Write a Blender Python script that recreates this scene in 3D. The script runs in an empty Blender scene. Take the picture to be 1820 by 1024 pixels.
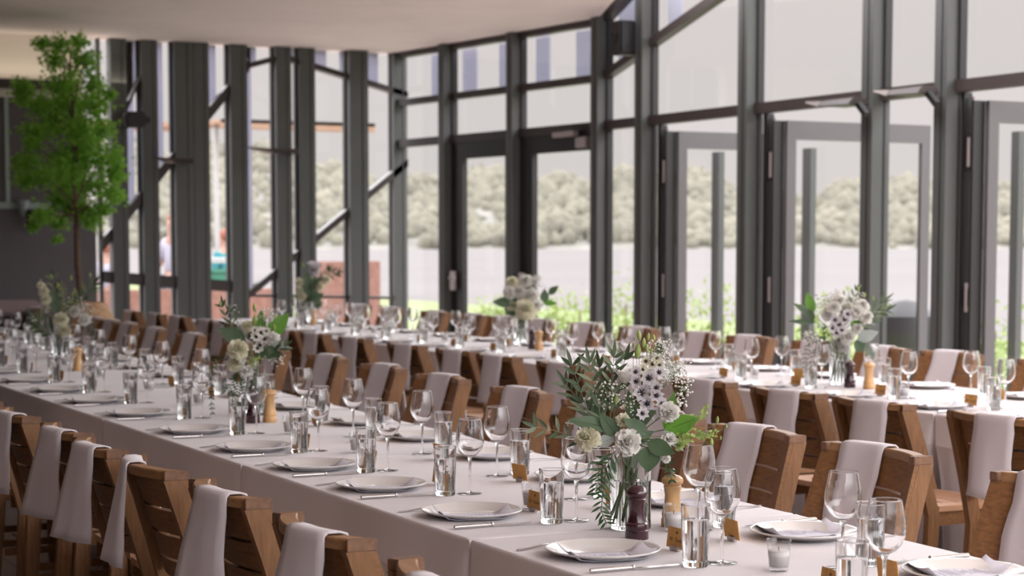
import bpy, bmesh, math, random
from mathutils import Vector, Matrix
random.seed(7)
R = math.radians
sc = bpy.context.scene
COL = sc.collection
# ---------------------------------------------------------------- camera
CF, CCX, CCY, CYH, HC = 3300.0, 910.0, 680.0, 430.0, 1.504      # focal px, centre, horizon row, eye height
PITCH, YAW = math.atan((CCY-CYH)/CF), R(27.0)
fv = Vector((-math.cos(YAW)*math.cos(PITCH), math.sin(YAW)*math.cos(PITCH), -math.sin(PITCH)))
rv = Vector((math.sin(YAW), math.cos(YAW), 0.0))
uv = rv.cross(fv)
EYE = Vector((0, 0, HC))
FH = Vector((-math.cos(YAW), math.sin(YAW), 0)); UP = Vector((0, 0, 1))
cd = bpy.data.cameras.new('camera'); cam = bpy.data.objects.new('camera', cd); COL.objects.link(cam)
cam.matrix_world = Matrix(((rv.x, uv.x, -fv.x, 0), (rv.y, uv.y, -fv.y, 0), (rv.z, uv.z, -fv.z, HC), (0, 0, 0, 1)))
cd.sensor_width = 36; cd.sensor_fit = 'HORIZONTAL'; cd.lens = CF*36/1820
cd.shift_y = (CCY-512)/1820.0; cd.clip_start = 0.05; cd.clip_end = 5000
cd.dof.use_dof = True; cd.dof.focus_distance = 5.0; cd.dof.aperture_fstop = 4.6
sc.camera = cam

# ---------------------------------------------------------------- sky, exposure
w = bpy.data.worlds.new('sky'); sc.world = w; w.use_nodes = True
nt = w.node_tree; nt.nodes.clear()
def N(nt, t, **k):
    n = nt.nodes.new(t)
    for a, b in k.items():
        if a == 'inp':
            for i, v in b.items(): n.inputs[i].default_value = v
        else: setattr(n, a, b)
    return n
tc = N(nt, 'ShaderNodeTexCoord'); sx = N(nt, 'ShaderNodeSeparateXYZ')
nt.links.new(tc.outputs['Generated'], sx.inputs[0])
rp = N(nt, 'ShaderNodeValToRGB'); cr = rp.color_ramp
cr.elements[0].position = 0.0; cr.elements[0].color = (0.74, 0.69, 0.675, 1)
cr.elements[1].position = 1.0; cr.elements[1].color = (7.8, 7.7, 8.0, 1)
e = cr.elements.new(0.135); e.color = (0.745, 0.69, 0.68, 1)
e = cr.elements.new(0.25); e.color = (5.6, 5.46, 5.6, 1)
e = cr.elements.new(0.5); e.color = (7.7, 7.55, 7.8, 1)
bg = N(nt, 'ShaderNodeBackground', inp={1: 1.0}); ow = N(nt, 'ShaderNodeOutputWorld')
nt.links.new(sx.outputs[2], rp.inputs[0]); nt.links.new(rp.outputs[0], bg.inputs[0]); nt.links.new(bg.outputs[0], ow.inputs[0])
sc.view_settings.view_transform = 'Standard'; sc.view_settings.look = 'None'
sc.view_settings.gamma = 1; sc.view_settings.use_curve_mapping = False
sc.view_settings.exposure = 0.0
cy = sc.cycles
cy.max_bounces = 10; cy.diffuse_bounces = 4; cy.glossy_bounces = 4; cy.transmission_bounces = 10
cy.transparent_max_bounces = 24; cy.sample_clamp_indirect = 6; cy.blur_glossy = 0.5

# ---------------------------------------------------------------- helpers
def ray(px, py): return rv*((px-CCX)/CF) - uv*((py-CCY)/CF) + fv
def atz(px, py, z): d = ray(px, py); return EYE + d*((z-HC)/d.z)
def aty(px, py, y): d = ray(px, py); return EYE + d*(y/d.y)
def atx(px, py, x): d = ray(px, py); return EYE + d*(x/d.x)
def atZ(px, py, Z): return EYE + ray(px, py)*Z

class MB:
    def __init__(s): s.v = []; s.f = []
    def quad_grid(s, rows, closed=False):
        b = len(s.v); n = len(rows[0])
        for r_ in rows: s.v += [tuple(p) for p in r_]
        for i in range(len(rows)-1):
            for j in range(n if closed else n-1):
                k = (j+1) % n
                s.f.append((b+i*n+j, b+i*n+k, b+(i+1)*n+k, b+(i+1)*n+j))
        return b
    def box(s, x0, x1, y0, y1, z0, z1):
        b = len(s.v)
        s.v += [(x0,y0,z0),(x1,y0,z0),(x1,y1,z0),(x0,y1,z0),(x0,y0,z1),(x1,y0,z1),(x1,y1,z1),(x0,y1,z1)]
        s.f += [tuple(b+i for i in q) for q in ((0,3,2,1),(4,5,6,7),(0,1,5,4),(1,2,6,5),(2,3,7,6),(3,0,4,7))]
        return s
    def hull8(s, p):                                   # eight corner points, bottom ring then top ring
        b = len(s.v); s.v += [tuple(q) for q in p]
        s.f += [tuple(b+i for i in q) for q in ((0,3,2,1),(4,5,6,7),(0,1,5,4),(1,2,6,5),(2,3,7,6),(3,0,4,7))]
        return s
    def bar(s, a, b_, w, d, side=None):                # a rectangular bar from a to b_
        a = Vector(a); b_ = Vector(b_); t = (b_-a).normalized()
        side = Vector(side) if side else (Vector((0,0,1)) if abs(t.z) < .9 else Vector((1,0,0)))
        u = (side - t*side.dot(t)).normalized(); v = t.cross(u)
        u *= w/2; v *= d/2
        return s.hull8([a-u-v, a+u-v, a+u+v, a-u+v, b_-u-v, b_+u-v, b_+u+v, b_-u+v])
    def tube(s, pts, rad, n=6, cap=True):
        pts = [Vector(p) for p in pts]; rows = []
        if not hasattr(rad, '__len__'): rad = [rad]*len(pts)
        for i, p in enumerate(pts):
            t = (pts[min(i+1, len(pts)-1)] - pts[max(i-1, 0)]).normalized()
            a = Vector((0,0,1)) if abs(t.z) < .95 else Vector((1,0,0))
            u = t.cross(a).normalized(); v = t.cross(u)
            rows.append([p + (u*math.cos(6.2832*k/n) + v*math.sin(6.2832*k/n))*rad[i] for k in range(n)])
        b = s.quad_grid(rows, True)
        if cap:
            s.f.append(tuple(b+k for k in range(n))); e = b+(len(pts)-1)*n
            s.f.append(tuple(e+k for k in range(n-1, -1, -1)))
        return s
    def lathe(s, prof, n=24, c=(0,0,0), cap0=False, cap1=False):
        rows = [[(c[0]+r_*math.cos(6.2832*k/n), c[1]+r_*math.sin(6.2832*k/n), c[2]+z) for k in range(n)] for r_, z in prof]
        b = s.quad_grid(rows, True)
        if cap0: s.f.append(tuple(b+k for k in range(n-1, -1, -1)))
        if cap1: e = b+(len(prof)-1)*n; s.f.append(tuple(e+k for k in range(n)))
        return s
    def ball(s, c, r_, n=6, m=4, sq=(1,1,1)):
        rows = []
        for i in range(m+1):
            a = math.pi*i/m
            rr = max(math.sin(a), 0.02)
            rows.append([(c[0]+r_*rr*math.cos(6.2832*k/n)*sq[0], c[1]+r_*rr*math.sin(6.2832*k/n)*sq[1], c[2]-r_*math.cos(a)*sq[2]) for k in range(n)])
        s.quad_grid(rows, True); return s
    def leaf(s, p, d, n_, L, W, bend=0.0, fold=0.15, k=6, pw=0.8, wav=0.0, tipw=0.0):
        """a leaf or petal from p along d, its face towards n_"""
        p = Vector(p); d = Vector(d).normalized(); n_ = Vector(n_); n_ = (n_-d*n_.dot(d))
        n_ = n_.normalized() if n_.length > 1e-4 else d.orthogonal().normalized()
        sd = d.cross(n_); rows = []
        for i in range(k+1):
            t = i/k; w_ = W/2*(max(math.sin(math.pi*min(1, t**pw)), 0)*(1-tipw) + tipw*min(1, t*3) + .02)
            c = p + d*(L*t) + n_*(bend*L*t*t)
            rows.append([c - sd*w_ + n_*(fold*w_ + wav*W*random.uniform(-1,1)), c, c + sd*w_ + n_*(fold*w_ + wav*W*random.uniform(-1,1))])
        s.quad_grid(rows); return s
    def build(s, name, mat, parent=None, smooth=False, bevel=0, fix=True):
        me = bpy.data.meshes.new(name); me.from_pydata(s.v, [], s.f)
        if fix:
            bm = bmesh.new(); bm.from_mesh(me); bmesh.ops.recalc_face_normals(bm, faces=bm.faces)
            if bevel: bmesh.ops.bevel(bm, geom=bm.edges[:], offset=bevel, segments=2, affect='EDGES', clamp_overlap=True)
            bm.to_mesh(me); bm.free()
        me.materials.append(mat)
        if smooth:
            for p in me.polygons: p.use_smooth = True
            if smooth != 'all':
                try: me.set_sharp_from_angle(angle=R(smooth if smooth is not True else 40))
                except Exception: pass
        me.update()
        o = bpy.data.objects.new(name, me); COL.objects.link(o)
        if parent: o.parent = parent
        return o

def tag(o, label=None, cat=None, group=None, kind=None):
    if label: o['label'] = label
    if cat: o['category'] = cat
    if group: o['group'] = group
    if kind: o['kind'] = kind
    return o
def thing(name, loc=(0,0,0), rz=0, label=None, cat=None, group=None, kind=None):
    o = bpy.data.objects.new(name, None); COL.objects.link(o); o.location = loc; o.rotation_euler = (0,0,rz)
    o.empty_display_size = .05
    return tag(o, label, cat, group, kind)
kids = {}
def freeze(root):                                      # remember a prototype's parts and sub-parts
    kids[root.name] = [(c, list(c.children)) for c in root.children]; root['used'] = 0; return root
def place(root, loc, rz=0, label=None, group=None):
    """the prototype itself the first time, afterwards a copy with its parts and sub-parts"""
    if not root['used']:
        root['used'] = 1; o = root
    else:
        o = root.copy(); COL.objects.link(o)
        for c, gs in kids[root.name]:
            d = c.copy(); COL.objects.link(d); d.parent = o
            for g in gs:
                h = g.copy(); COL.objects.link(h); h.parent = d
    o.location = loc; o.rotation_euler = (0, 0, rz)
    if label: o['label'] = label
    if group: o['group'] = group
    return o

# ---------------------------------------------------------------- materials
def mat(name, col, rough=.6, metal=0, spec=.5, bump=0, bscale=60, var=0, vscale=8, stretch=None, coat=0, trans=0, sheen=0, transl=0):
    m = bpy.data.materials.new(name); m.use_nodes = True; t = m.node_tree; b = t.nodes['Principled BSDF']
    b.inputs['Base Color'].default_value = (*col, 1); b.inputs['Roughness'].default_value = rough
    b.inputs['Metallic'].default_value = metal; b.inputs['Specular IOR Level'].default_value = spec
    if coat: b.inputs['Coat Weight'].default_value = coat
    if sheen: b.inputs['Sheen Weight'].default_value = sheen
    if var or bump:
        c = N(t, 'ShaderNodeTexCoord'); mp = N(t, 'ShaderNodeMapping'); t.links.new(c.outputs['Object'], mp.inputs[0])
        if stretch: mp.inputs['Scale'].default_value = stretch
    if var:
        n = N(t, 'ShaderNodeTexNoise', inp={'Scale': vscale, 'Detail': 4.0, 'Roughness': .6}); t.links.new(mp.outputs[0], n.inputs['Vector'])
        r_ = N(t, 'ShaderNodeValToRGB'); r_.color_ramp.elements[0].position = .3; r_.color_ramp.elements[1].position = .7
        r_.color_ramp.elements[0].color = (*[max(0, x*(1-var)) for x in col], 1); r_.color_ramp.elements[1].color = (*[min(1, x*(1+var)) for x in col], 1)
        t.links.new(n.outputs[0], r_.inputs[0]); t.links.new(r_.outputs[0], b.inputs['Base Color'])
    if bump:
        n2 = N(t, 'ShaderNodeTexNoise', inp={'Scale': bscale, 'Detail': 3.0}); t.links.new(mp.outputs[0], n2.inputs['Vector'])
        bp = N(t, 'ShaderNodeBump', inp={'Strength': bump, 'Distance': .004}); t.links.new(n2.outputs[0], bp.inputs['Height']); t.links.new(bp.outputs[0], b.inputs['Normal'])
    if transl:
        o = t.nodes['Material Output']; tr = N(t, 'ShaderNodeBsdfTranslucent', inp={0: (*[min(1, x*1.5) for x in col], 1)})
        mx = N(t, 'ShaderNodeMixShader', inp={0: transl}); t.links.new(b.outputs[0], mx.inputs[1]); t.links.new(tr.outputs[0], mx.inputs[2]); t.links.new(mx.outputs[0], o.inputs[0])
    return m
def glass_solid(name, col=(1,1,1), ior=1.45, rough=0):
    m = bpy.data.materials.new(name); m.use_nodes = True; t = m.node_tree; t.nodes.clear()
    o = N(t, 'ShaderNodeOutputMaterial'); g = N(t, 'ShaderNodeBsdfGlass', inp={'Color': (*col, 1), 'Roughness': rough, 'IOR': ior})
    t.links.new(g.outputs[0], o.inputs[0]); return m
def glass_thin(name, tint=(.96,.96,.96), ior=1.5, edge=.0):
    m = bpy.data.materials.new(name); m.use_nodes = True; t = m.node_tree; t.nodes.clear()
    o = N(t, 'ShaderNodeOutputMaterial'); tr = N(t, 'ShaderNodeBsdfTransparent', inp={0: (*tint, 1)})
    gl = N(t, 'ShaderNodeBsdfGlossy', inp={'Roughness': .02}); fr = N(t, 'ShaderNodeFresnel', inp={'IOR': ior})
    ge = N(t, 'ShaderNodeNewGeometry'); mr = N(t, 'ShaderNodeMapRange', inp={3: ior, 4: 1/ior}); t.links.new(ge.outputs['Backfacing'], mr.inputs[0]); t.links.new(mr.outputs[0], fr.inputs['IOR'])
    mx = N(t, 'ShaderNodeMixShader'); t.links.new(fr.outputs[0], mx.inputs[0]); t.links.new(tr.outputs[0], mx.inputs[1]); t.links.new(gl.outputs[0], mx.inputs[2])
    t.links.new(mx.outputs[0], o.inputs[0]); return m
M = dict(
    wood=mat('oiled_wood', (.20,.095,.038), .5, spec=.3, var=.28, vscale=4, stretch=(2,24,24), bump=.1, bscale=40),
    wood_leg=mat('oiled_wood_leg', (.205,.10,.042), .5, spec=.3, var=.25, vscale=4, stretch=(20,20,2), bump=.1, bscale=40),
    wood_end=mat('end_grain', (.17,.085,.045), .6, var=.3, vscale=60),
    rail=mat('top_rail_wood', (.26,.135,.06), .42, spec=.35, var=.25, vscale=4, stretch=(2,20,20)),
    seat=mat('seat_wood', (.47,.27,.155), .35, var=.25, vscale=4, stretch=(8,1.2,8)),
    cloth=mat('tablecloth_linen', (.60,.565,.58), .9, bump=.12, bscale=500, sheen=.2),
    napkin=mat('napkin_cotton', (.60,.555,.58), .9, bump=.25, bscale=700, sheen=.2),
    china=mat('white_china', (.66,.635,.62), .18, coat=.5),
    paper=mat('menu_paper', (.60,.59,.66), .8), ink=mat('grey_ink', (.38,.36,.44), .8),
    kraft=mat('kraft_card', (.62,.33,.10), .8, var=.12, vscale=90), black_ink=mat('black_ink', (.02,.015,.01), .7),
    silver=mat('polished_steel', (.62,.60,.60), .18, metal=1),
    crystal=glass_solid('stem_crystal'), bowl=glass_thin('bowl_crystal', (.965,.965,.97)), tumbler=glass_solid('tumbler_glass'),
    water=glass_solid('water', ior=1.33), vase=glass_thin('vase_glass', (.93,.94,.94)), pane=glass_thin('window_glass', (.96,.965,.96)),
    cup=glass_thin('votive_glass', (.95,.95,.95)), wax=mat('white_wax', (.68,.665,.66), .5), wick=mat('wick', (.05,.04,.03), .9),
    mill_dark=mat('dark_lacquered_wood', (.035,.006,.012), .22, coat=.6), mill_light=mat('pale_turned_wood', (.60,.36,.16), .35, var=.2, vscale=10, stretch=(6,6,1)),
    steel=mat('grey_green_painted_steel', (.078,.082,.078), .45, bump=.03, bscale=20), frame=mat('dark_aluminium', (.020,.018,.019), .35),
    bronze=mat('dark_bronze_beam', (.045,.034,.032), .45), leafmetal=mat('grey_aluminium_door', (.105,.098,.10), .4),
    frost=mat('pale_blue_grey_panel', (.40,.40,.46), .5, transl=.5),
    ceiling=mat('warm_white_plaster', (.90,.81,.775), .9, var=.04, vscale=1.5), cream=mat('cream_plaster', (.86,.79,.70), .9),
    darkwall=mat('dark_timber_wall', (.05,.035,.03), .7), cabinet=mat('charcoal_cabinet', (.10,.088,.095), .5), trim=mat('pale_trim', (.35,.42,.42), .5), dark=mat('near_black', (.008,.007,.008), .6),
    rust=mat('orange_primer', (.35,.10,.04), .6),
    mauve=mat('mauve_bench_fabric', (.30,.225,.23), .8), basket=mat('woven_basket', (.45,.28,.16), .9, var=.3, vscale=40, bump=.8, bscale=60),
    bark=mat('bark', (.12,.075,.05), .9, var=.3, vscale=20), maple=mat('maple_leaf', (.24,.46,.07), .5, var=.4, vscale=3, transl=.5),
    soil=mat('soil', (.05,.03,.02), 1),
    green=mat('stem_green', (.10,.17,.05), .5, var=.3, vscale=30), olive=mat('olive_leaf', (.055,.09,.04), .4, var=.35, vscale=25, transl=.1),
    olive2=mat('olive_leaf_underside', (.17,.21,.13), .6, var=.2, vscale=25, transl=.1),
    euca=mat('eucalyptus_leaf', (.075,.125,.065), .4, var=.25, vscale=12, transl=.15), euca2=mat('bright_green_leaf', (.10,.24,.03), .4, var=.25, vscale=12, transl=.3),
    pale=mat('silvery_leaf', (.35,.40,.37), .5, var=.2, vscale=14, transl=.2),
    white=mat('white_petal', (.74,.72,.67), .7, var=.06, vscale=50, transl=.2), ivory=mat('ivory_petal', (.72,.69,.53), .7, var=.12, vscale=40, transl=.2),
    lilac=mat('lilac_white_petal', (.56,.53,.55), .7, var=.1, vscale=60, transl=.2), lime=mat('lime_bud', (.33,.42,.13), .6, var=.25, vscale=40, transl=.2),
    black=mat('black_flower_centre', (.012,.008,.012), .5), fern=mat('dark_fern', (.025,.075,.018), .5, var=.3, vscale=30),
    bronze_light=mat('worn_bronze', (.13,.10,.085), .5, metal=.3), heater=mat('brushed_metal_shade', (.045,.034,.032), .45, metal=.3), speaker=mat('black_speaker', (.010,.010,.013), .5), alu=mat('satin_aluminium', (.45,.40,.39), .4, metal=.4),
    skin=mat('skin', (.26,.14,.10), .6), hair=mat('red_brown_hair', (.20,.06,.03), .7), shirt=mat('white_shirt', (.24,.23,.28), .9), teal=mat('teal_jacket', (.01,.14,.16), .8),
    denim=mat('dark_trousers', (.04,.045,.07), .9), terracotta=mat('terracotta_brick', (.17,.085,.065), .9, var=.2, vscale=12),
    deck=mat('outdoor_paving', (.32,.29,.28), .9, var=.1, vscale=1.5), grass=mat('lawn', (.09,.115,.03), .95, var=.35, vscale=1.5),
    bush=mat('yellow_green_bush', (.15,.20,.045), .7, var=.4, vscale=4, transl=.3), hill=mat('dry_forest', (.11,.105,.09), .95, var=.35, vscale=.03),
    treeline=mat('distant_trees', (.12,.112,.085), .95, var=.4, vscale=.035), sea=mat('pale_water', (.128,.119,.117), 1.0, spec=0, var=.04, vscale=.02, stretch=(1,1,1)),
    awning=mat('peach_awning', (.30,.19,.13), .8, transl=.3), crate=mat('green_crate', (.02,.13,.08), .7), whitepaint=mat('white_paint', (.3,.29,.29), .5),
)
# floor boards
m = M['floor'] = mat('timber_floor', (.27,.21,.18), .3); t = m.node_tree
c = N(t, 'ShaderNodeTexCoord'); br = N(t, 'ShaderNodeTexBrick', inp={'Scale': 1.0, 'Mortar Size': .004, 'Brick Width': 2.4, 'Row Height': .13, 'Color1': (.42,.34,.30,1), 'Color2': (.34,.275,.24,1), 'Mortar': (.10,.07,.06,1)})
t.links.new(c.outputs['Object'], br.inputs[0]); t.links.new(br.outputs[0], t.nodes['Principled BSDF'].inputs['Base Color'])

# ---------------------------------------------------------------- room shell
YF, XE, ZC = 8.65, -18.9, 3.56          # glazed side wall, glazed end wall, ceiling height
def yf(x): return YF if x > -15.3 else YF - (-15.3-x)*.115
def xf(px, y=None, py=300):             # where the side wall is met at a picture column
    p = aty(px, py, y if y else YF)
    for _ in range(3): p = aty(px, py, y if y else yf(p.x))
    return p.x
MB().box(-24, 6, -6, 9.4, -.12, 0).build('floor', M['floor'])['kind'] = 'structure'
m_ = MB()                               # low ceiling with its diagonal edge
e0 = aty(1049, 45, 8.68); e1 = atz(1085, 0, ZC); dv = (e1-e0).normalized(); e2 = e0 + dv*24
poly = [(-19.05, 8.25), (-18.4, 8.30), (e0.x, 8.72), (e2.x, e2.y), (e2.x, -6), (-19.05, -6)]
n = len(poly); m_.v = [(x, y, ZC) for x, y in poly] + [(x, y, ZC+.35) for x, y in poly]
m_.f = [tuple(range(n)), tuple(range(2*n-1, n-1, -1))] + [(i, (i+1) % n, n+(i+1) % n, n+i) for i in range(n)]
m_.build('ceiling', M['ceiling'])['kind'] = 'structure'
MB().box(-26, 7, -3.3, -3.1, 0, 6.2).build('wall_rear_light_block', M['darkwall'])['kind'] = 'structure'  # unseen dark wall, added to block light from behind the camera
MB().box(-19.1, -18.9, -3.3, 2.0, 0, ZC).build('wall_end_rear', M['darkwall'])['kind'] = 'structure'
def structure(o, label=None): o['kind'] = 'structure'; return o
# posts of the glazed side wall: picture columns of their inner-face start and glass-face end
SIDE = [('P2',779,812),('P3',902,935),('P4',1048,1088),('P5',1127,1168),('P6',1309,1355),('P7',1530,1580),('P8',1661,1712)]
sx_ = [xf(b) for _, a, b in SIDE]
top = 6.2
def post(x, y, wx, wy, z1, seam=True, orange=False):
    o = MB().box(x-wx, x, y-wy, y, 0, z1).build('column', M['steel']); structure(o)
    if seam:
        s_ = MB().box(x-.001, x+.006, y-.055, y-.042, 0, z1).box(x-wx*.45, x-wx*.38, y-wy-.004, y-wy, 0, z1).build('seam', M['frame'], o)
    if orange: MB().box(x-wx-.012, x-wx-.001, y-.10, y, 2.75, z1).build('primer_edge', M['rust'], o)
    return o
for i, x in enumerate(sx_): post(x, yf(x)+.0, .13, .16, ZC+.02 if i < 2 else top, orange=i in (5, 6))
for x in (-8.5, -6.9, -5.3, -3.7, -2.1, -.5, 1.1, 2.7): post(x, YF, .13, .16, top)
XS = [-18.9] + sx_ + [-8.5, -6.9, -5.3, -3.7, -2.1, -.5, 1.1, 2.7]
post(-18.78, 8.28, .16, .16, ZC+.02)
MB().hull8([(e0.x+.1,e0.y-.1,6.25),(3.6,-.3,6.25),(3.6,9.9,6.25),(e0.x-1,9.9,6.25),(e0.x+.1,e0.y-.1,6.45),(3.6,-.3,6.45),(3.6,9.9,6.45),(e0.x-1,9.9,6.45)]).build('roof_light_block', M['ceiling'])['kind'] = 'structure'  # unseen slab, added and sized to cut overhead sky light on the tables
# rails of the side wall
def rail(z0, z1, xa, xb, name='trim_1', dep=.09, za=None):
    ya, yb = yf(xa), yf(xb); d = za or 0
    MB().hull8([(xa,ya-dep,z0+d),(xb,yb-dep,z0),(xb,yb,z0),(xa,ya,z0+d),(xa,ya-dep,z1+d),(xb,yb-dep,z1),(xb,yb,z1),(xa,ya,z1+d)]).build(name, M['bronze'])['kind'] = 'structure'
for a, b in zip(XS[:-1], XS[1:]):
    rail(2.53, 2.615, a, b-.13, 'trim_1'); rail(0, .07, a, b-.13, 'trim_2', .12)
for a, b in zip(XS[:3], XS[1:4]): rail(2.98, 3.05, a, b-.13, 'trim_3'); rail(3.50, 3.57, a, b-.13, 'trim_4')
for a, b in zip(XS[:3], XS[1:4]): pass
# raking rail that climbs towards the tall end of the hall
def rake(x): return 3.0 + (x-XS[3])*.27
for a, b in zip(XS[3:-4], XS[4:-3]):
    z0, z1 = rake(a), rake(b-.13)
    MB().hull8([(a,YF-.09,z0),(b-.13,YF-.09,z1),(b-.13,YF,z1),(a,YF,z0),(a,YF-.09,z0+.075),(b-.13,YF-.09,z1+.075),(b-.13,YF,z1+.075),(a,YF,z0+.075)]).build('trim_5', M['bronze'])['kind'] = 'structure'
a, b = XS[3], XS[4]
MB().hull8([(a,YF-.09,3.52),(b-.13,YF-.09,3.80),(b-.13,YF,3.80),(a,YF,3.52),(a,YF-.09,3.62),(b-.13,YF-.09,3.90),(b-.13,YF,3.90),(a,YF,3.62)]).build('trim_6', M['bronze'])['kind'] = 'structure'
# windows of the side wall: upper panes, with pale slats above the second rail
wn = 0
def window(x0, x1, z0, z1, slats=(), zb=None, z1b=None, y=None):
    """a pane between x0 and x1 of the side wall; zb is its sloping lower edge at x1"""
    global wn; wn += 1
    r_ = structure(thing('window_%d' % wn)); yy = lambda x: (y or yf(x)) - .035
    zb = z0 if zb is None else zb; z1b = z1 if z1b is None else z1b
    g = MB(); g.v = [(x0,yy(x0),z0),(x1,yy(x1),zb),(x1,yy(x1),z1b),(x0,yy(x0),z1)]; g.f = [(0,1,2,3)]; g.build('pane', M['pane'], r_, fix=False)
    f = MB()
    for x, a, b in ((x0+.012, z0, z1), (x1-.012, zb, z1b)): f.box(x-.012, x+.012, yy(x)-.03, yy(x)+.03, a, b)
    f.build('frame', M['frame'], r_)
    for s0, s1 in slats:
        zz = lambda x: z0 + (zb-z0)*(x-x0)/(x1-x0)
        MB().hull8([(s0,yy(s0)+.10,zz(s0)),(s1,yy(s1)+.10,zz(s1)),(s1,yy(s1)+.12,zz(s1)),(s0,yy(s0)+.12,zz(s0)),
                    (s0,yy(s0)+.10,z1),(s1,yy(s1)+.10,z1),(s1,yy(s1)+.12,z1),(s0,yy(s0)+.12,z1)]).build('panel', M['frost'], r_)
    return r_
X = lambda px: xf(px)
window(XS[0], XS[1]-.13, 3.05, 3.5, [(X(757), X(777))]); window(XS[1], XS[2]-.13, 3.05, 3.5, [(X(812), X(836)), (X(877), X(901))])
window(XS[2], XS[3]-.13, 3.05, 3.5, [(X(942), X(965)), (X(1013), X(1037))])
for k in range(3): window(XS[k], XS[k+1]-.13, 2.615, 2.98)
for k in range(3, 9):
    a, b = XS[k], XS[k+1]-.13
    window(a, b, 2.615, rake(a), z1b=rake(b))
    window(a, b, rake(a)+.075, top, [(X(1175), X(1198))] if k == 4 else ([(a, b)] if k == 3 else []), zb=rake(b)+.075)
window(XS[0], XS[1]-.13, .07, 2.53)                        # fixed light beside the corner
window(XS[3], XS[4]-.13, .07, 2.53)
# single glazed doors in the two middle bays
dn = 0
def hinged_leaf(x0, x1, label):
    global dn; dn += 1
    r_ = structure(thing('door_%d' % dn)); y0 = yf(x0)-.05; y1 = yf(x1)-.05
    f = MB()
    def b4(xa, xb, z0, z1): ya, yb = yf(xa)-.05, yf(xb)-.05; f.hull8([(xa,ya-.03,z0),(xb,yb-.03,z0),(xb,yb+.03,z0),(xa,ya+.03,z0),(xa,ya-.03,z1),(xb,yb-.03,z1),(xb,yb+.03,z1),(xa,ya+.03,z1)])
    b4(x0, x0+.21, .07, 2.53); b4(x1-.10, x1, .07, 2.53); b4(x0+.21, x1-.1, 2.36, 2.53); b4(x0+.21, x1-.1, .07, .3)
    f.build('frame', M['frame'], r_)
    g = MB(); g.v = [(x0+.21,yf(x0)-.05,.3),(x1-.1,yf(x1)-.05,.3),(x1-.1,yf(x1)-.05,2.36),(x0+.21,yf(x0)-.05,2.36)]; g.f = [(0,1,2,3)]; g.build('pane', M['pane'], r_, fix=False)
    h = MB().box(x0+.08, x0+.11, y0-.09, y0-.03, 1.0, 1.2).box(x0+.06, x0+.20, y0-.10, y0-.08, 1.12, 1.14).build('handle', M['alu'], r_)
    return r_
d1 = hinged_leaf(XS[1]+.02, XS[2]-.15, ''); d2 = hinged_leaf(XS[2]+.02, XS[3]-.15, '')
p = aty(1011, 237, yf(-15.6)-.12)
cl = thing('door_closer', (p.x, p.y, p.z), 0, 'slim silver door closer arm above the glazed door beside a small pale box', 'door closer')
MB().box(-.28, .13, -.03, .03, -.03, .02).build('closer_arm', M['alu'], cl); MB().box(-.02, .30, -.035, .02, .025, .04).build('closer_track', M['frame'], cl)
p = aty(1034, 253, yf(-15.4)-.11)
o = MB().box(-.10, .10, -.02, .04, -.05, .05).build('sensor_box', M['alu'], bevel=.006); o.location = p
tag(o, 'small pale square box fixed on the door head below the door closer', 'box')
# bifold leaves folded open at right angles to the wall
def folded_door(x, L, n_=1, top_=2.47):
    global dn; dn += 1
    r_ = structure(thing('door_%d' % dn, (x, YF+.08, 0)))
    for k in range(n_):
        f = MB(); xo = k*.09; g_ = .02*k
        f.box(xo-.02, xo+.02, g_, g_+.09, .02, top_).box(xo-.02, xo+.02, L-.09, L, .02, top_)
        f.box(xo-.02, xo+.02, .09+g_, L-.09, top_-.15, top_).box(xo-.02, xo+.02, .09+g_, L-.09, .02, .22)
        fr_ = f.build('leaf_frame', M['leafmetal'], r_)
        g = MB(); g.v = [(xo,.09,.22),(xo,L-.09,.22),(xo,L-.09,top_-.15),(xo,.09,top_-.15)]; g.f = [(0,1,2,3)]; g.build('pane', M['pane'], r_, fix=False)
    # jamb, hinge pin and hinges
    MB().box(-.17, -.12, -.10, -.03, .05, 2.53).box(-.045, -.022, -.10, 0, .05, top_).build('jamb', M['frame'], r_)
    MB().tube([(-.085, -.05, .05), (-.085, -.05, 2.5)], .013, 8).build('pivot_rod', M['alu'], r_)
    for z in (2.12, 1.12, .3):
        h = MB().box(-.115, -.04, -.085, -.06, z-.13 if z > 2 else z-.06, z+.13 if z > 2 else z+.06).build('hinge', M['heater'], r_)
        MB().tube([(-.078, -.09, z-.10), (-.078, -.09, z+.10)], .012, 8).build('knuckle', M['alu'], h)
    return r_
YD = YF+.08
folded_door(aty(1204, 300, YD).x, .95); folded_door(aty(1396, 300, YD).x, 1.45); folded_door(aty(1753, 300, YD).x, 1.4)
# a free mullion seen through the folded glass (second leaf turned along the wall outside)
def outside_post(pxa, pxb, y, z1, lab):
    a, b = aty(pxa, 300, y), aty(pxb, 300, y)
    o = MB().box(a.x, b.x, y-.03, y+.03, -.2, z1).build('mullion', M['steel']); return o
for k, (a, b, y) in enumerate(((1270, 1283, 9.75), (1431, 1446, 10.1), (1802, 1816, 10.0))):
    o = outside_post(a, b, y, 2.35, ''); o['kind'] = 'structure'; o.name = 'column'

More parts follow.
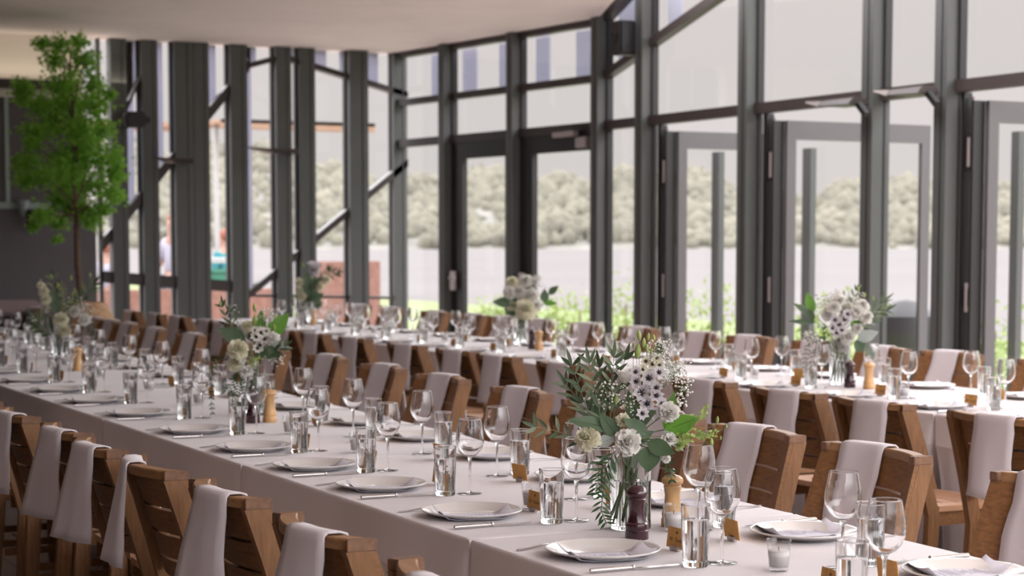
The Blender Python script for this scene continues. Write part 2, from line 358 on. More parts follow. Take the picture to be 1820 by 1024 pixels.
# glazed end wall
ENDP = [(195,223),(250,278),(308,340.5),(341.5,369),(407,437),(488,515),(530,557),(618,651)]
def ye(px, py=200): return atx(px, py, XE+.1).y
ey = []
for l, r_ in ENDP:
    a, b = ye(l), ye(r_); ey.append((a, b))
    o = MB().box(XE, XE+.16, a, b, 0, ZC+.02).build('column', M['steel']); structure(o)
    MB().box(XE+.158, XE+.164, a+(b-a)*.66, a+(b-a)*.72, 0, ZC).build('seam', M['frame'], o)
ey.append((8.14, 8.3))
def ebar(pa, pb, h, dep=.12, name='trim_7', x=None, mt='bronze'):
    x = XE+.06 if x is None else x
    a, b = atx(*pa, x), atx(*pb, x)
    MB().hull8([(x-dep/2,a.y,a.z-h/2),(x+dep/2,a.y,a.z-h/2),(x+dep/2,b.y,b.z-h/2),(x-dep/2,b.y,b.z-h/2),
                (x-dep/2,a.y,a.z+h/2),(x+dep/2,a.y,a.z+h/2),(x+dep/2,b.y,b.z+h/2),(x-dep/2,b.y,b.z+h/2)]).build(name, M[mt])['kind'] = 'structure'
ebar((178, 439), (440, 116), .13); ebar((437, 118), (500, 101), .06); ebar((500, 101), (722, 169), .06); ebar((440, 524), (722, 289), .085)
ebar((222, 197), (252, 126), .06); ebar((183, 492), (437, 511), .12, .14, 'trim_8'); ebar((440, 525), (722, 530), .03, .1, 'trim_8')
# panes and pale reveals of the end wall
for k in range(len(ey)-1):
    y0, y1 = ey[k][1], ey[k+1][0]
    if y1-y0 < .03: continue
    wn += 1; r_ = structure(thing('window_%d' % wn))
    g = MB(); g.v = [(XE+.03,y0,0),(XE+.03,y1,0),(XE+.03,y1,ZC),(XE+.03,y0,ZC)]; g.f = [(0,1,2,3)]; g.build('pane', M['pane'], r_, fix=False)
    MB().box(XE, XE+.06, y0, y0+.03, 0, ZC).box(XE, XE+.06, y1-.02, y1, 0, ZC).build('frame', M['frame'], r_)
def fin(pxa, pxb, pya, pyb0, pyb1=None):               # pale panel between the ceiling and the raking bar
    pyb1 = pyb1 or pyb0; x = XE-.06
    a, b = atx(pxa, pyb0, x), atx(pxb, pyb1, x)
    o = MB().hull8([(x-.02,a.y,a.z),(x,a.y,a.z),(x,b.y,b.z),(x-.02,b.y,b.z),(x-.02,a.y,ZC),(x,a.y,ZC),(x,b.y,ZC),(x-.02,b.y,ZC)]).build('panel', M['frost']); return o
wn += 1; r_ = structure(thing('window_%d' % wn))
for q in ((223, 249, 75, 190, 130), (224, 240, 75, 375), (278, 291, 75, 300), (369, 384, 85, 190), (437, 455, 95, 113), (480, 489, 95, 108), (557, 580, 100, 122), (604, 618, 100, 132),
          (651, 672, 100, 148), (703, 722, 100, 164), (516, 524, 95, 104), (439, 450, 110, 520)):
    fin(*q).parent = r_
# blank part of the end wall: dark cabinets with pale trims, beam and cream wall above
XL = XE+.1
ya, yb = atx(-330, 300, XL).y, atx(152, 300, XL).y
yb2 = atx(172, 480, XL).y
zt = atx(80, 175, XL).z; zm = atx(80, 366, XL).z
o = MB().box(XL-.2, XL-.05, ya, yb, 0, ZC).build('wall_end', M['cream']); structure(o)
cb = thing('wall_cabinet', (XL, 0, 0), 0, 'charcoal flat panel wall cabinets with pale trim lines behind the potted tree', 'cabinet')
yv = atx(12, 270, XL).y
MB().box(-.05, 0, ya, yv-.02, zm+.03, zt).build('door', M['cabinet'], cb); MB().box(-.05, 0, yv+.02, yb, zm+.03, zt).build('door', M['cabinet'], cb)
MB().box(-.05, .02, yv-.02, yv+.02, zm+.03, zt).build('vertical_trim', M['trim'], cb); MB().box(-.05, .03, ya, yb, zm-.03, zm+.03).build('horizontal_trim', M['trim'], cb)
l = MB().box(-.05, 0, ya, yb2, .0, zm-.03).build('lower_panel', M['cabinet'], cb)
zb_ = atx(80, 154, XL).z
MB().box(XL-.1, XL+.18, ya, yb-.1, zb_-.04, zb_+.05).build('beam', M['bronze'])['kind'] = 'structure'
MB().box(XL-.06, XL+.02, ya, yb, zt, zb_-.04).build('trim_9', M['cream'])['kind'] = 'structure'
ld = bpy.data.lights.new('cream_wall_fill', 'AREA'); ld.shape = 'RECTANGLE'; ld.size = 3.0; ld.size_y = .1; ld.energy = 2.6; ld.color = (1, .86, .70)  # added area light, no fitting modelled, brightens the cream wall above the beam
lo = bpy.data.objects.new('cream_wall_fill', ld); COL.objects.link(lo); lo.location = (XL+.10, (ya+yb)/2+.3, zb_+.07); lo.rotation_euler = (0, R(180-12), R(0)); lo.rotation_euler = (R(180), R(8), R(90)) if False else (R(180), R(-10), 0)
ld.size, ld.size_y = .1, 3.0
wn += 1; r_ = structure(thing('window_%d' % wn)); y0, y1 = yb, ey[0][0]
g = MB(); g.v = [(XE+.03,y0,0),(XE+.03,y1,0),(XE+.03,y1,ZC),(XE+.03,y0,ZC)]; g.f = [(0,1,2,3)]; g.build('pane', M['pane'], r_, fix=False)
ym = atx(175, 300, XE).y; MB().box(XE, XE+.06, ym-.02, ym+.02, 0, ZC).build('mullion', M['leafmetal'], r_)
p = atx(56, 385, XL+.15)
sp = thing('wall_spotlight', p, 0, 'small black cylindrical spotlight with a pale cone mount below the cabinet trim', 'wall light')
MB().lathe([(.045,-.12),(.05,.05),(.03,.06)], 12, cap0=True, cap1=True).build('lamp_body', M['dark'], sp, True); MB().lathe([(.02,.0),(.07,.16)], 12, (-.06,-.07,0), True, True).build('mount', M['trim'], sp, True)
# bench and the rest on the floor there
p = atZ(10, 541, 18.15)
bn = thing('bench', (p.x, p.y, 0), 0, 'long mauve padded bench along the dark cabinet wall beside the tree basket', 'bench')
MB().box(-.22, .22, -2.4, .3, p.z-.1, p.z+.04).build('seat', M['mauve'], bn, bevel=.03, smooth=True); MB().box(-.22, .22, -2.3, .35, 0, p.z-.1).build('base', M['dark'], bn)
# potted tree in a basket
p = atZ(158, 560, 17.0)
tr = thing('potted_maple', (p.x, p.y, 0), 0, 'tall slender potted tree with feathery green leaves in a beige basket', 'tree')
TX = (atZ(138, 500, 17.0) - Vector((p.x, p.y, 0)))
bz = atZ(160, 537, 17.0).z
MB().lathe([(.19,0),(.24,.15),(.27,bz*.5),(.23,bz*.85),(.15,bz),(.13,bz-.03)], 28, (0,0,0), True).build('basket', M['basket'], tr, True)
MB().lathe([(.13,bz-.04),(.01,bz-.03)], 20).build('soil', M['soil'], tr)
tk = MB(); lf = MB(); rd = random.Random(3)
tp = [Vector((TX.x*.6,TX.y*.6,bz-.1)), Vector((TX.x,TX.y,bz+.35)), Vector((TX.x,TX.y,bz+.75)), Vector((TX.x-.0,TX.y-.02,2.0)), Vector((TX.x*1.1,TX.y*1.2,2.7)), Vector((TX.x*1.2,TX.y*1.4,3.25))]
tk.tube(tp, [.032,.028,.024,.018,.012,.006], 8)
def maple_leaf(c, s_):
    n_ = Vector((rd.uniform(-1,1), rd.uniform(-1,1), rd.uniform(-.3,1))).normalized(); a = n_.orthogonal().normalized(); b = n_.cross(a)
    k0 = len(lf.v); pts = []
    for k in range(10):
        an = 6.2832*k/10 + rd.random()*.3; rr = s_*(1 if k % 2 == 0 else .38); pts.append(c + a*math.cos(an)*rr + b*math.sin(an)*rr)
    lf.v += [tuple(q) for q in pts]; lf.f.append(tuple(range(k0, k0+10)))
blobs = []                                             # leafy clumps read off the photograph: column, row, radius
for bx, by, br_ in ((105,80,20),(140,75,18),(75,78,14),(95,105,20),(150,110,26),(40,158,22),(40,175,16),(110,150,30),(165,150,24),(120,185,36),(170,190,28),(70,188,22),(195,168,12),
                    (60,235,24),(95,225,30),(140,230,34),(180,232,26),(45,290,24),(48,320,22),(80,315,22),(120,285,34),(165,280,34),(200,280,22),(205,310,22),(125,330,30),(170,330,28),(200,345,18),
                    (105,360,24),(75,385,18),(140,372,26),(165,390,20),(185,370,18),(105,395,16),(120,300,30),(55,255,16),(150,255,30),(60,402,10),(100,425,8),(215,350,12)):
    cc = atZ(bx, by, 17.0 + rd.uniform(-.35, .35)) - Vector((p.x, p.y, 0)); rr = br_/3300*17.0
    blobs.append((cc, rr))
    zb2 = max(bz+.8, cc.z - .25 - rr); q = Vector((TX.x, TX.y, zb2)); tk.tube([q, (q+cc)/2+Vector((0,0,.03)), cc], [.008,.006,.003], 5)
    for _ in range(int(190*(rr/.11)**2)+40):
        v = Vector((rd.gauss(0,.5), rd.gauss(0,.5), rd.gauss(0,.42))); maple_leaf(cc + v*rr, rd.uniform(.018,.032))
tk.build('trunk', M['bark'], tr, True); lf.build('foliage', M['maple'], tr, fix=False)
# speakers and wing-shaped lights on the posts
def speaker(px, py, plane, lab, h=.3, dx=0):
    p = plane(px, py)
    s_ = thing('loudspeaker', p, 0, lab, 'loudspeaker')
    MB().box(-.09, .09, -.10, .10, -h/2, h/2).build('cabinet', M['speaker'], s_, bevel=.02); c_ = MB().lathe([(.07,0),(.05,.01),(.01,.012)], 20); c_.v = [(x_, -z_-.10, y_) for x_, y_, z_ in c_.v]; c_.build('cone', M['dark'], s_, True)
    MB().box(-.02, .02, .10, .16, -.03, .03).box(-.34 if h < .2 else -.02, 0, -.02, .02, -.02, .02).build('bracket', M['dark'], s_)
speaker(1110, 68, lambda a, b: aty(a, b, YF-.22), 'black loudspeaker between two columns under the steep ceiling edge')
speaker(238, 213, lambda a, b: atx(a, b, XE+.35), 'small dark loudspeaker high between end wall columns behind the tree', .16)
def wing_light(a, b, plane, lab, rz):
    p, q = plane(*a), plane(*b); L = (q-p).length
    r_ = thing('wing_light', q, math.atan2(p.y-q.y, p.x-q.x), lab, 'light')
    s_ = MB(); s_.hull8([(0,-.10,-.035),(0,.10,-.035),(L*.55,.13,-.03),(L*.55,-.13,-.03),(0,-.06,.02),(0,.06,.02),(L*.55,.10,.012),(L*.55,-.10,.012)])
    s_.build('shade', M['heater'], r_, bevel=.006)
    s_ = MB(); s_.hull8([(L*.55,-.13,-.03),(L*.55,.13,-.03),(L,.05,.02),(L,-.05,.02),(L*.55,-.10,.012),(L*.55,.10,.012),(L,.04,.028),(L,-.04,.028)]); s_.build('wing_tip', M['bronze_light'], r_)
    bk_ = MB().bar((.02,0,-.02), (-.08,0,-.11), .04, .04)
    if a[0] < 900: bk_ = MB(); v_ = Matrix.Rotation(-r_.rotation_euler.z, 3, 'Z') @ Vector((-.30, 0, 0)); bk_.bar((0,0,-.02), v_ + Vector((0,0,-.02)), .03, .03)
    bk_.build('bracket', M['dark'], r_)
ps = lambda y: (lambda a, b: aty(a, b, y))
wing_light((1441, 172), (1528, 178), ps(YF-.3), 'dark wing-shaped light with pale tip above the first folded glass door', 0)
wing_light((1562, 153), (1652, 158), ps(YF-.3), 'dark wing-shaped light on the column beyond the second folded door', 0)
wing_light((440, 272), (527, 268), lambda a, b: atx(a, b, XE+.4), 'wing-shaped metal light on the end wall columns near the corner', 0)
wing_light((275, 290), (340, 285), lambda a, b: atx(a, b, XE+.4), 'wing-shaped metal light on the end wall column beside the tree', 0)
# ---------------------------------------------------------------- outdoors
MB().box(-60, 20, YF+.01, 18, -.3, -.12).box(-40, -19.0, -30, YF+.01, -.3, -.12).build('floor_terrace', M['deck'])['kind'] = 'structure'
gr = MB(); rr = random.Random(5)
rows = []
for i in range(14):
    y = 12.0 + i*3.2
    rows.append([(-110 + j*5.5, y, -.06 - max(0, y-17)*.07 + rr.uniform(-.05, .05)) for j in range(28)])
gr.quad_grid(rows); gr.build('lawn', M['grass'], smooth='all')['kind'] = 'structure'
MB().box(-2500, 1200, -600, 2600, -2.9, -2.6).build('water', M['sea'])['kind'] = 'structure'
# far wooded shore: ridge about a kilometre away
hb = MB(); rows = []; FD = FH.copy(); hr = random.Random(9)
def hill_h(px): return 40 + 26*min(1, max(0, (780-px)/260)) + 6*math.sin(px*.0065+1.2) + 5*math.sin(px*.017) + 3*math.sin(px*.05+2)
def dirpx(px): d = ray(px, CYH); d.z = 0; return d.normalized()
cols_ = [(-500 + 45*i) for i in range(66)]
for k, (dist, fh) in enumerate(((1000, 0), (1040, .16), (1120, .45), (1230, .8), (1330, 1.0), (1450, .9))):
    rows.append([tuple(dirpx(q)*dist + Vector((0, 0, -2.7 + hill_h(q)*fh))) for q in cols_])
hb.quad_grid(rows); hb.build('hills', M['hill'], smooth='all')['kind'] = 'structure'
tl = MB()
for _ in range(7000):
    q = hr.uniform(-480, 2400); t_ = hr.random()**.8; dist = 1005 + 320*t_; fh = min(1, t_*1.05)
    b_ = dirpx(q)*dist + Vector((0, 0, -2.7 + hill_h(q)*fh)); s_ = hr.uniform(2.4, 6.0)
    tl.ball(b_ + Vector((0, 0, s_*.55)), s_, 6, 3, (1, 1, hr.uniform(.8, 1.7)))
tl.build('treeline', M['treeline'], smooth='all')['kind'] = 'stuff'
# bushes just outside the folding doors, each on its own
for k, (px, y, h, wd) in enumerate(((1030,13.5,1.0,1.3),(985,14.5,.75,1.0),(1112,13.2,1.25,.9),(1220,12.6,1.1,1.2),(1285,12.2,1.15,1.0),(1385,13.4,1.1,.9),(1420,10.9,1.0,.9),(1480,14.2,1.0,1.0),(1600,12.4,.95,.9),(1770,14.5,1.0,1.6),(1735,12.6,.9,.8),(880,16,.55,.9))):
    g0 = aty(px, 430, y); b_ = MB(); q_ = random.Random(k); zb_ = -.12 - max(0, y-17)*.07
    for _ in range(420):
        v = Vector((q_.gauss(0,.22)*wd, q_.gauss(0,.22)*wd, abs(q_.gauss(0,.45))*h)); 
        if v.z > h: continue
        b_.leaf(v, (q_.uniform(-1,1), q_.uniform(-1,1), q_.uniform(0,1)), (q_.uniform(-1,1), q_.uniform(-1,1), 1), q_.uniform(.07,.14), q_.uniform(.03,.06), k=2)
    o = thing('garden_bush', (g0.x, y, zb_), 0, None, 'bush', 'yellow-green garden bushes outside the glass doors')
    o['label'] = 'yellow-green leafy bush growing just outside the side wall glass doors'
    b_.build('foliage', M['bush'], o, fix=False)
    MB().tube([(0,0,0), (.02,0,h*.6)], [.03,.015], 5).build('stem', M['bark'], o)
# left outdoors: low brick wall, awning, table, crate, three people
a, b = atx(565, 465, -26), atx(632, 465, -26)
tag(MB().box(-26.3, -26, a.y, b.y+.4, -.12, a.z).build('low_brick_wall', M['terracotta']), 'low pink brick wall outside the end wall behind the rear table flowers', 'wall')
a, b = atx(180, 545, -24), atx(500, 545, -24)
tag(MB().box(-24.2, -24, a.y, b.y, -.12, atx(300, 515, -24).z).build('low_planter_wall', M['terracotta']), 'low salmon coloured wall outside, seen under the end wall rail', 'wall')
a, b = atx(372, 219, -27), atx(640, 219, -27)
o = thing('terrace_awning', (-27, 0, 0), 0, 'peach fabric awning over the terrace outside the end wall', 'awning')
MB().box(-.9, .6, a.y, b.y, a.z-.02, a.z+.03).build('canopy', M['awning'], o); MB().box(.55, .6, a.y, b.y, a.z-.10, a.z+.03).build('valance', M['awning'], o)
for yy_ in (a.y+.1, b.y-.1): MB().box(-.03, .03, yy_-.03, yy_+.03, -.12, a.z-.02).build('post', M['whitepaint'], o)
o = thing('terrace_canopy', (-24.5, 0, 0), 0, 'pale terrace canopy with peach edge behind the tree side of the end wall', 'awning')
a, b = atx(150, 222, -24.5), atx(330, 222, -24.5)
MB().box(-.6, .5, a.y, b.y, a.z-.02, a.z+.03).build('canopy', M['awning'], o)
for yy_ in (a.y+.1, b.y-.1): MB().box(-.03, .03, yy_-.03, yy_+.03, -.12, a.z-.02).build('post', M['whitepaint'], o)
p = atx(392, 458, -25)
o = thing('patio_table', (p.x, p.y, 0), 0, 'small white terrace table outside behind the wide end wall columns', 'table')
MB().box(-.35, .35, -.3, .3, p.z-.07, p.z).build('tabletop', M['whitepaint'], o)
for sx__ in (-.28, .28):
    for sy__ in (-.24, .24): MB().box(sx__-.02, sx__+.02, sy__-.02, sy__+.02, -.12, p.z-.07).build('leg', M['whitepaint'], o)
p = atx(396, 492, -24.6); o = thing('green_crate', (p.x, p.y, 0), 0, 'green plastic crate under the white terrace table outside the end wall', 'crate')
MB().box(-.2, .2, -.22, .22, -.12, p.z+.06).build('crate_body', M['crate'], o); MB().box(-.22, .22, -.24, .24, p.z+.06, p.z+.10).build('rim', M['crate'], o)
def person(px, py_head, xd, lab, top_mat, hair_mat, turn, lean=0):
    h0 = atx(px, py_head, xd); g = -.12; s_ = (h0.z-g)/1.62
    r_ = thing('person', (h0.x, h0.y, g), turn, lab, 'person')
    def sk(name, vs, es, rad, mt, par):
        me = bpy.data.meshes.new(name); me.from_pydata([tuple(Vector(v)*s_) for v in vs], es, [])
        o = bpy.data.objects.new(name, me); COL.objects.link(o); o.parent = par; me.materials.append(mt)
        m_ = o.modifiers.new('skin', 'SKIN'); m_.use_smooth_shade = True
        for i, q in enumerate(me.skin_vertices[0].data): q.radius = (rad[i][0]*s_, rad[i][1]*s_) if isinstance(rad[i], tuple) else (rad[i]*s_, rad[i]*s_)
        me.skin_vertices[0].data[0].use_root = True
        o.modifiers.new('sub', 'SUBSURF').levels = 1; o.modifiers['sub'].render_levels = 1; return o
    body = [(0,0,.95),(0,-.01,1.15),(0,0,1.38),(0,.01,1.48),(0,.03,1.60),(0,.02,1.72),
            (-.17,0,1.40),(-.24,.03,1.14),(-.20,.20,.98),(-.18,.27,.95),(.17,0,1.40),(.24,.03,1.14),(.20,.18,1.0),(.18,.25,.98),
            (-.10,0,.90),(-.10,.03,.50),(-.10,-.01,.08),(-.10,.14,.03),(.10,0,.90),(.11,-.02,.50),(.11,-.05,.08),(.11,.10,.03)]
    ed = [(0,1),(1,2),(2,3),(3,4),(4,5),(2,6),(6,7),(7,8),(8,9),(2,10),(10,11),(11,12),(12,13),(0,14),(14,15),(15,16),(16,17),(0,18),(18,19),(19,20),(20,21)]
    rd_ = [(.15,.10),(.13,.09),(.15,.10),.05,.085,.07,.055,.045,.035,.03,.055,.045,.035,.03,.085,.06,.045,.035,.085,.06,.045,.035]
    sk('body', body, ed, rd_, M['skin'], r_)
    sk('shirt', [(0,0,.93),(0,-.01,1.15),(0,0,1.38),(-.17,0,1.40),(-.24,.03,1.14),(.17,0,1.40),(.24,.03,1.14)], [(0,1),(1,2),(2,3),(3,4),(2,5),(5,6)], [(.17,.12),(.15,.11),(.165,.115),.07,.058,.07,.058], top_mat, r_)
    sk('trousers', [(0,0,.93),(-.10,0,.88),(-.10,.03,.50),(-.10,-.01,.10),(.10,0,.88),(.11,-.02,.50),(.11,-.05,.10)], [(0,1),(1,2),(2,3),(0,4),(4,5),(5,6)], [(.165,.12),.10,.075,.06,.10,.075,.06], M['denim'], r_)
    MB().ball(Vector((0,-.012,1.675))*s_, .105*s_, 10, 6, (.85,.95,1)).build('hair', hair_mat, r_, 'all')
person(309, 398, -27, 'person with red-brown hair in a pale shirt standing outside between the end wall columns', M['shirt'], M['hair'], R(200))
person(401, 425, -26.5, 'person in a teal jacket bending outside by the white terrace table', M['teal'], M['hair'], R(120))
person(190, 445, -27, 'person in pale clothes outside beyond the narrow pane beside the tree', M['shirt'], M['hair'], R(30))
p = aty(1610, 600, 10.9)
o = thing('dark_planter', (p.x, 10.9, -.12), 0, 'dark rounded planter outside beyond the second folded door', 'planter')
MB().lathe([(.20,0),(.30,.3),(.33,.65),(.28,.95),(.12,1.08),(.01,1.1)], 20, cap0=True).build('pot', M['dark'], o, True); MB().lathe([(.335,.62),(.345,.65),(.335,.68)], 20).build('rim_band', M['dark'], o, True)

# ---------------------------------------------------------------- chairs
def yback(x): return 3.03 - .036*(x+4.2)
HT, RK = .84, .33                        # back height below the rail, rake of the back
def make_chair():
    r_ = thing('dining_chair', (0,0,0), 0, None, 'chair')
    yb_ = -.27; w_ = .240; sag = .066
    yc = lambda x: yb_ - sag*(1-(x/w_)**2) if abs(x) < w_ else yb_
    Y = lambda x, z: yc(x) + RK*(HT-z) - (.10*(HT-z)**2)
    th = .009
    def strip(mb, x0, x1, z0, z1, n_):
        rows = []
        for i in range(n_+1):
            x = x0+(x1-x0)*i/n_; k0, k1 = 1+.25*(HT-z0), 1+.25*(HT-z1)
            rows.append([(x*k0, Y(x,z0)-th, z0), (x*k1, Y(x,z1)-th, z1), (x*k1, Y(x,z1)+th, z1), (x*k0, Y(x,z0)+th, z0)])
        b = mb.quad_grid(rows, True); e = b+n_*4; mb.f += [(b,b+1,b+2,b+3), (e+3,e+2,e+1,e)]
    bk = MB(); sl = (.745, .667, .589); zz = [HT] + [v for s_ in sl for v in (s_+.0045, s_-.0045)] + [.53]
    for i in range(0, 8, 2): strip(bk, -w_+.003, w_-.003, zz[i+1], zz[i], 14)
    for i in (1, 3, 5): strip(bk, -w_+.003, -.165, zz[i+1], zz[i], 2); strip(bk, .165, w_-.003, zz[i+1], zz[i], 2)
    bk.build('backrest', M['wood'], r_, 35)
    # top rail: a curved cap, deeper than the panel
    tr_ = MB(); rows = []
    for i in range(17):
        x = -.2085 + .417*i/16; yy = yc(x); d0, d1 = -.036, .0095
        rows.append([(x, yy+d0, HT), (x, yy+d0, HT+.022), (x, yy+d0+.004, HT+.026), (x, yy+d1-.004, HT+.026), (x, yy+d1, HT+.022), (x, yy+d1, HT)])
    b = tr_.quad_grid(rows, True); e = b+16*6; tr_.f += [tuple(b+k for k in range(6)), tuple(e+k for k in range(5, -1, -1))]
    tr_.build('top_rail', M['rail'], r_, 35)
    for s_ in (-1, 1):
        e0_ = MB().hull8([(s_*.2088,yb_-.050,HT+.0005),(s_*.2395,yb_-.062,HT+.0005),(s_*.2395,yb_+.010,HT+.0005),(s_*.2088,yb_+.0085,HT+.0005),(s_*.2088,yb_-.050,HT+.0255),(s_*.2395,yb_-.062,HT+.0255),(s_*.2395,yb_+.010,HT+.0255),(s_*.2088,yb_+.0085,HT+.0255)])
        e0_.build('end_block', M['wood_end'], r_, bevel=.002)
    for s_ in (-1, 1):                   # rear leg and stile in one curved piece
        lg = MB(); rows = []
        for z in (0, .15, .30, .42, .50, .60, .72, .8405):
            x = s_*(.222 + .022*(HT-z)/.4*(z > .4) + .0242*(z <= .4)); yy = yb_ - .036 + RK*(HT-z) - .10*(HT-z)**2 if z >= .42 else yb_-.036+RK*.42-.0176 - (.42-z)*.06
            d_ = .027 if z > .3 else .018+.03*z
            rows.append([(x-.016, yy-d_, z), (x+.016, yy-d_, z), (x+.016, yy+d_, z), (x-.016, yy+d_, z)])
        b = lg.quad_grid(rows, True); e = b+28; lg.f += [(b+3,b+2,b+1,b), (e,e+1,e+2,e+3)]
        lg.build('leg', M['wood_leg'], r_)
        lg = MB(); x = s_*.205
        lg.hull8([(x-.016,.155,0),(x+.016,.155,0),(x+.016,.187,0),(x-.016,.187,0),(x-.02,.145,.43),(x+.02,.145,.43),(x+.02,.19,.43),(x-.02,.19,.43)]); lg.build('leg', M['wood_leg'], r_)
        ap = MB().box(s_*.215-.010, s_*.215+.010, -.14, .18, .375, .435).build('side_apron', M['wood'], r_)
        MB().box(s_*.212-.009, s_*.212+.009, -.17, .16, .17, .20).build('stretcher', M['wood'], r_)
    MB().box(-.20, .20, .165, .185, .375, .435).build('front_apron', M['wood'], r_)
    st = MB(); rows = []                 # dished seat with a rounded front edge
    for i in range(13):
        x = -.238+.476*i/12; u = x/.238; yf_ = .215 - .035*u*u; yr = -.145
        dip = lambda t: -.010*(1-u*u)*math.sin(math.pi*t)
        rows.append([(x, yr, .432), (x, yr, .455+dip(0)), (x, yr+(yf_-yr)*.33, .455+dip(.33)), (x, yr+(yf_-yr)*.66, .455+dip(.66)), (x, yf_-.02, .455), (x, yf_, .446), (x, yf_-.01, .432)])
    b = st.quad_grid(rows, True); e = b+12*7; st.f += [tuple(b+k for k in range(7)), tuple(e+k for k in range(6, -1, -1))]
    so = st.build('seat', M['seat'], r_, 35)
    gr_ = MB()
    for y_ in (-.06, .02, .10):
        gr_.tube([(x, y_+.03*(1-(x/.15)**2), .4545-.009*(1-(x/.238)**2)*math.sin(math.pi*((y_+.145)/.38))) for x in [-.15+.03*i for i in range(11)]], .0022, 4)
    gr_.build('seat_groove', M['wood_end'], so)
    return freeze(r_)
chair0 = make_chair()
def make_napkin(k, x0):
    q = random.Random(k+20); rows = []; yb_ = -.27; sag = .066
    yc = lambda x: yb_ - sag*(1-(x/.240)**2)
    w2 = .085 + q.uniform(-.006, .006); sk_ = q.uniform(-.010, .010); Lb = .265+q.uniform(-.02,.02); Lf = .26+q.uniform(-.02,.02)
    path = []
    for i in range(9): t_ = 1-i/8.0; path.append((-.042 - .022*t_, HT+.008 - Lb*t_, t_))
    path += [(-.040, HT+.024, 0), (-.032, HT+.0302, 0), (-.005, HT+.0302, 0), (.010, HT+.026, 0), (.0155, HT+.010, 0)]
    for i in range(1, 9): t_ = i/8.0; dz = Lf*t_; path.append((.0165 + RK*dz - .1*dz*dz, HT+.006-dz, -t_))
    for dy, z, t_ in path:
        row = []
        for j in range(7):
            u = -1+j/3.0; ws = 1 + .08*abs(t_)
            x = u*w2*ws + sk_*t_ + .004*math.sin(9*t_+q.random())
            fold = (.006*math.sin(u*5+k)*abs(t_) if t_ > .05 else 0)
            if t_ > 0: fold += (.045 if k < 2 or k == 5 else .014)*t_*(1-u)*.5
            row.append((x0+x, yc(x0+x)+dy-fold, z - (.006*u*sk_/.015 if abs(t_) > .95 else 0)))
        rows.append(row)
    n_ = MB(); n_.quad_grid(rows)
    o = n_.build('napkin', M['napkin'], None, 'all'); s_ = o.modifiers.new('thickness', 'SOLIDIFY'); s_.thickness = .005; s_.offset = 1 if True else -1
    o['category'] = 'napkin'; return o
napkins = [make_napkin(k, x0) for k, x0 in enumerate((.06, .072, .06, .07, .08, -.08))]; nap_used = [0]*6
napkins[5].data.name = 'napkin_shifted'
ORD = ['zeroth','first','second','third','fourth','fifth','sixth','seventh','eighth','ninth','tenth','eleventh','twelfth','thirteenth','fourteenth','fifteenth','sixteenth','seventeenth','eighteenth']
VA = [(-4.18, 2.48, 'olive bouquet'), (-7.71, 2.63, 'anemone bouquet'), (-12.06, 2.83, 'hyacinth bouquet')]
VB = [(-7.94, 5.99, 'fern bouquet'), (-12.02, 6.20, 'peony bouquet'), (-16.16, 6.15, 'tall rose bouquet')]
def where(xs, row):
    """for every seat of a row the words that single it out, counted from the bouquets"""
    V = VA if row[0] == 'A' else VB; tb = 'front table' if row[0] == 'A' else 'rear table'
    sd = 'camera side' if row[1] == 'n' else 'window side'; out = []
    s_ = sorted(xs, reverse=True)
    for x in xs:
        past = [v for v in V if x <= v[0]+.0]
        if past: v = past[-1]; k = [q for q in s_ if q <= v[0]].index(x)+1; out.append('%s %s, %s beyond the %s' % (tb, sd, ORD[k], v[2]))
        else: k = [q for q in reversed(s_) if q > V[0][0]].index(x)+1; out.append('%s %s, %s before the %s' % (tb, sd, ORD[k], V[0][2]))
    return out
GR = {'An':'front table camera side','Af':'front table window side','Bn':'rear table camera side','Bf':'rear table window side'}
YC = {'An':1.53,'Af':3.50,'Bn':4.72,'Bf':7.10}
chr_ = {'An':[-3.90,-4.60,-5.23,-5.81,-6.36,-7.05,-7.75,-8.4][:8]+[-3.18], 'Af':[-15.97,-17.0,-14.61,-13.95,-13.48,-12.98,-12.25,-11.45,-10.58,-9.91,-9.14,-8.36,-7.64,-6.85,-6.2,-5.72,-5.14,-4.53,-3.72],
        'Bn':[-16.95,-16.23,-15.53,-14.76,-14.24,-13.70,-12.78,-12.21,-11.52,-10.63,-9.93,-9.34,-8.60,-7.95,-7.27,-6.58,-5.99,-5.28],
        'Bf':[-17.4,-16.53,-15.5,-14.75,-14.14,-13.44,-12.68,-11.91,-11.04,-10.43,-9.7,-9.0,-8.41,-7.55]}
rq = random.Random(11)
for row in ('An', 'Af', 'Bn', 'Bf'):
    xs = chr_[row]; near = row[1] == 'n'
    for x, ph in zip(xs, where(xs, row)):
        off = .27 if near else -.27; rz = (0 if near else math.pi) + rq.uniform(-.035, .035)
        if row == 'Af': yr0 = yback(x)+.53; x = x*(yr0-.025)/3.5
        yr = (yr0 if row == 'Af' else YC[row]) + (.02*(x+5) if row == 'An' else 0)*0 + rq.uniform(-.02, .02)
        o = place(chair0, (x, yr+off, 0), rz, 'slatted wooden chair at ' + ph.replace('window side', 'window side').replace('camera side', 'camera side'), 'wooden chairs on the ' + GR[row])
        k = rq.randrange(2) if row == 'An' else 2+rq.randrange(3)
        if row == 'An' and abs(x+5.23) < .02: k = 5
        nn = napkins[k] if not nap_used[k] else napkins[k].copy()
        if nap_used[k]: COL.objects.link(nn)
        nap_used[k] = 1
        nn.location = (x, yr+off, 0); nn.rotation_euler = (0, 0, rz)
        tag(nn, 'white napkin over chair, ' + ph, 'napkin', 'white napkins over chairs on the ' + GR[row])

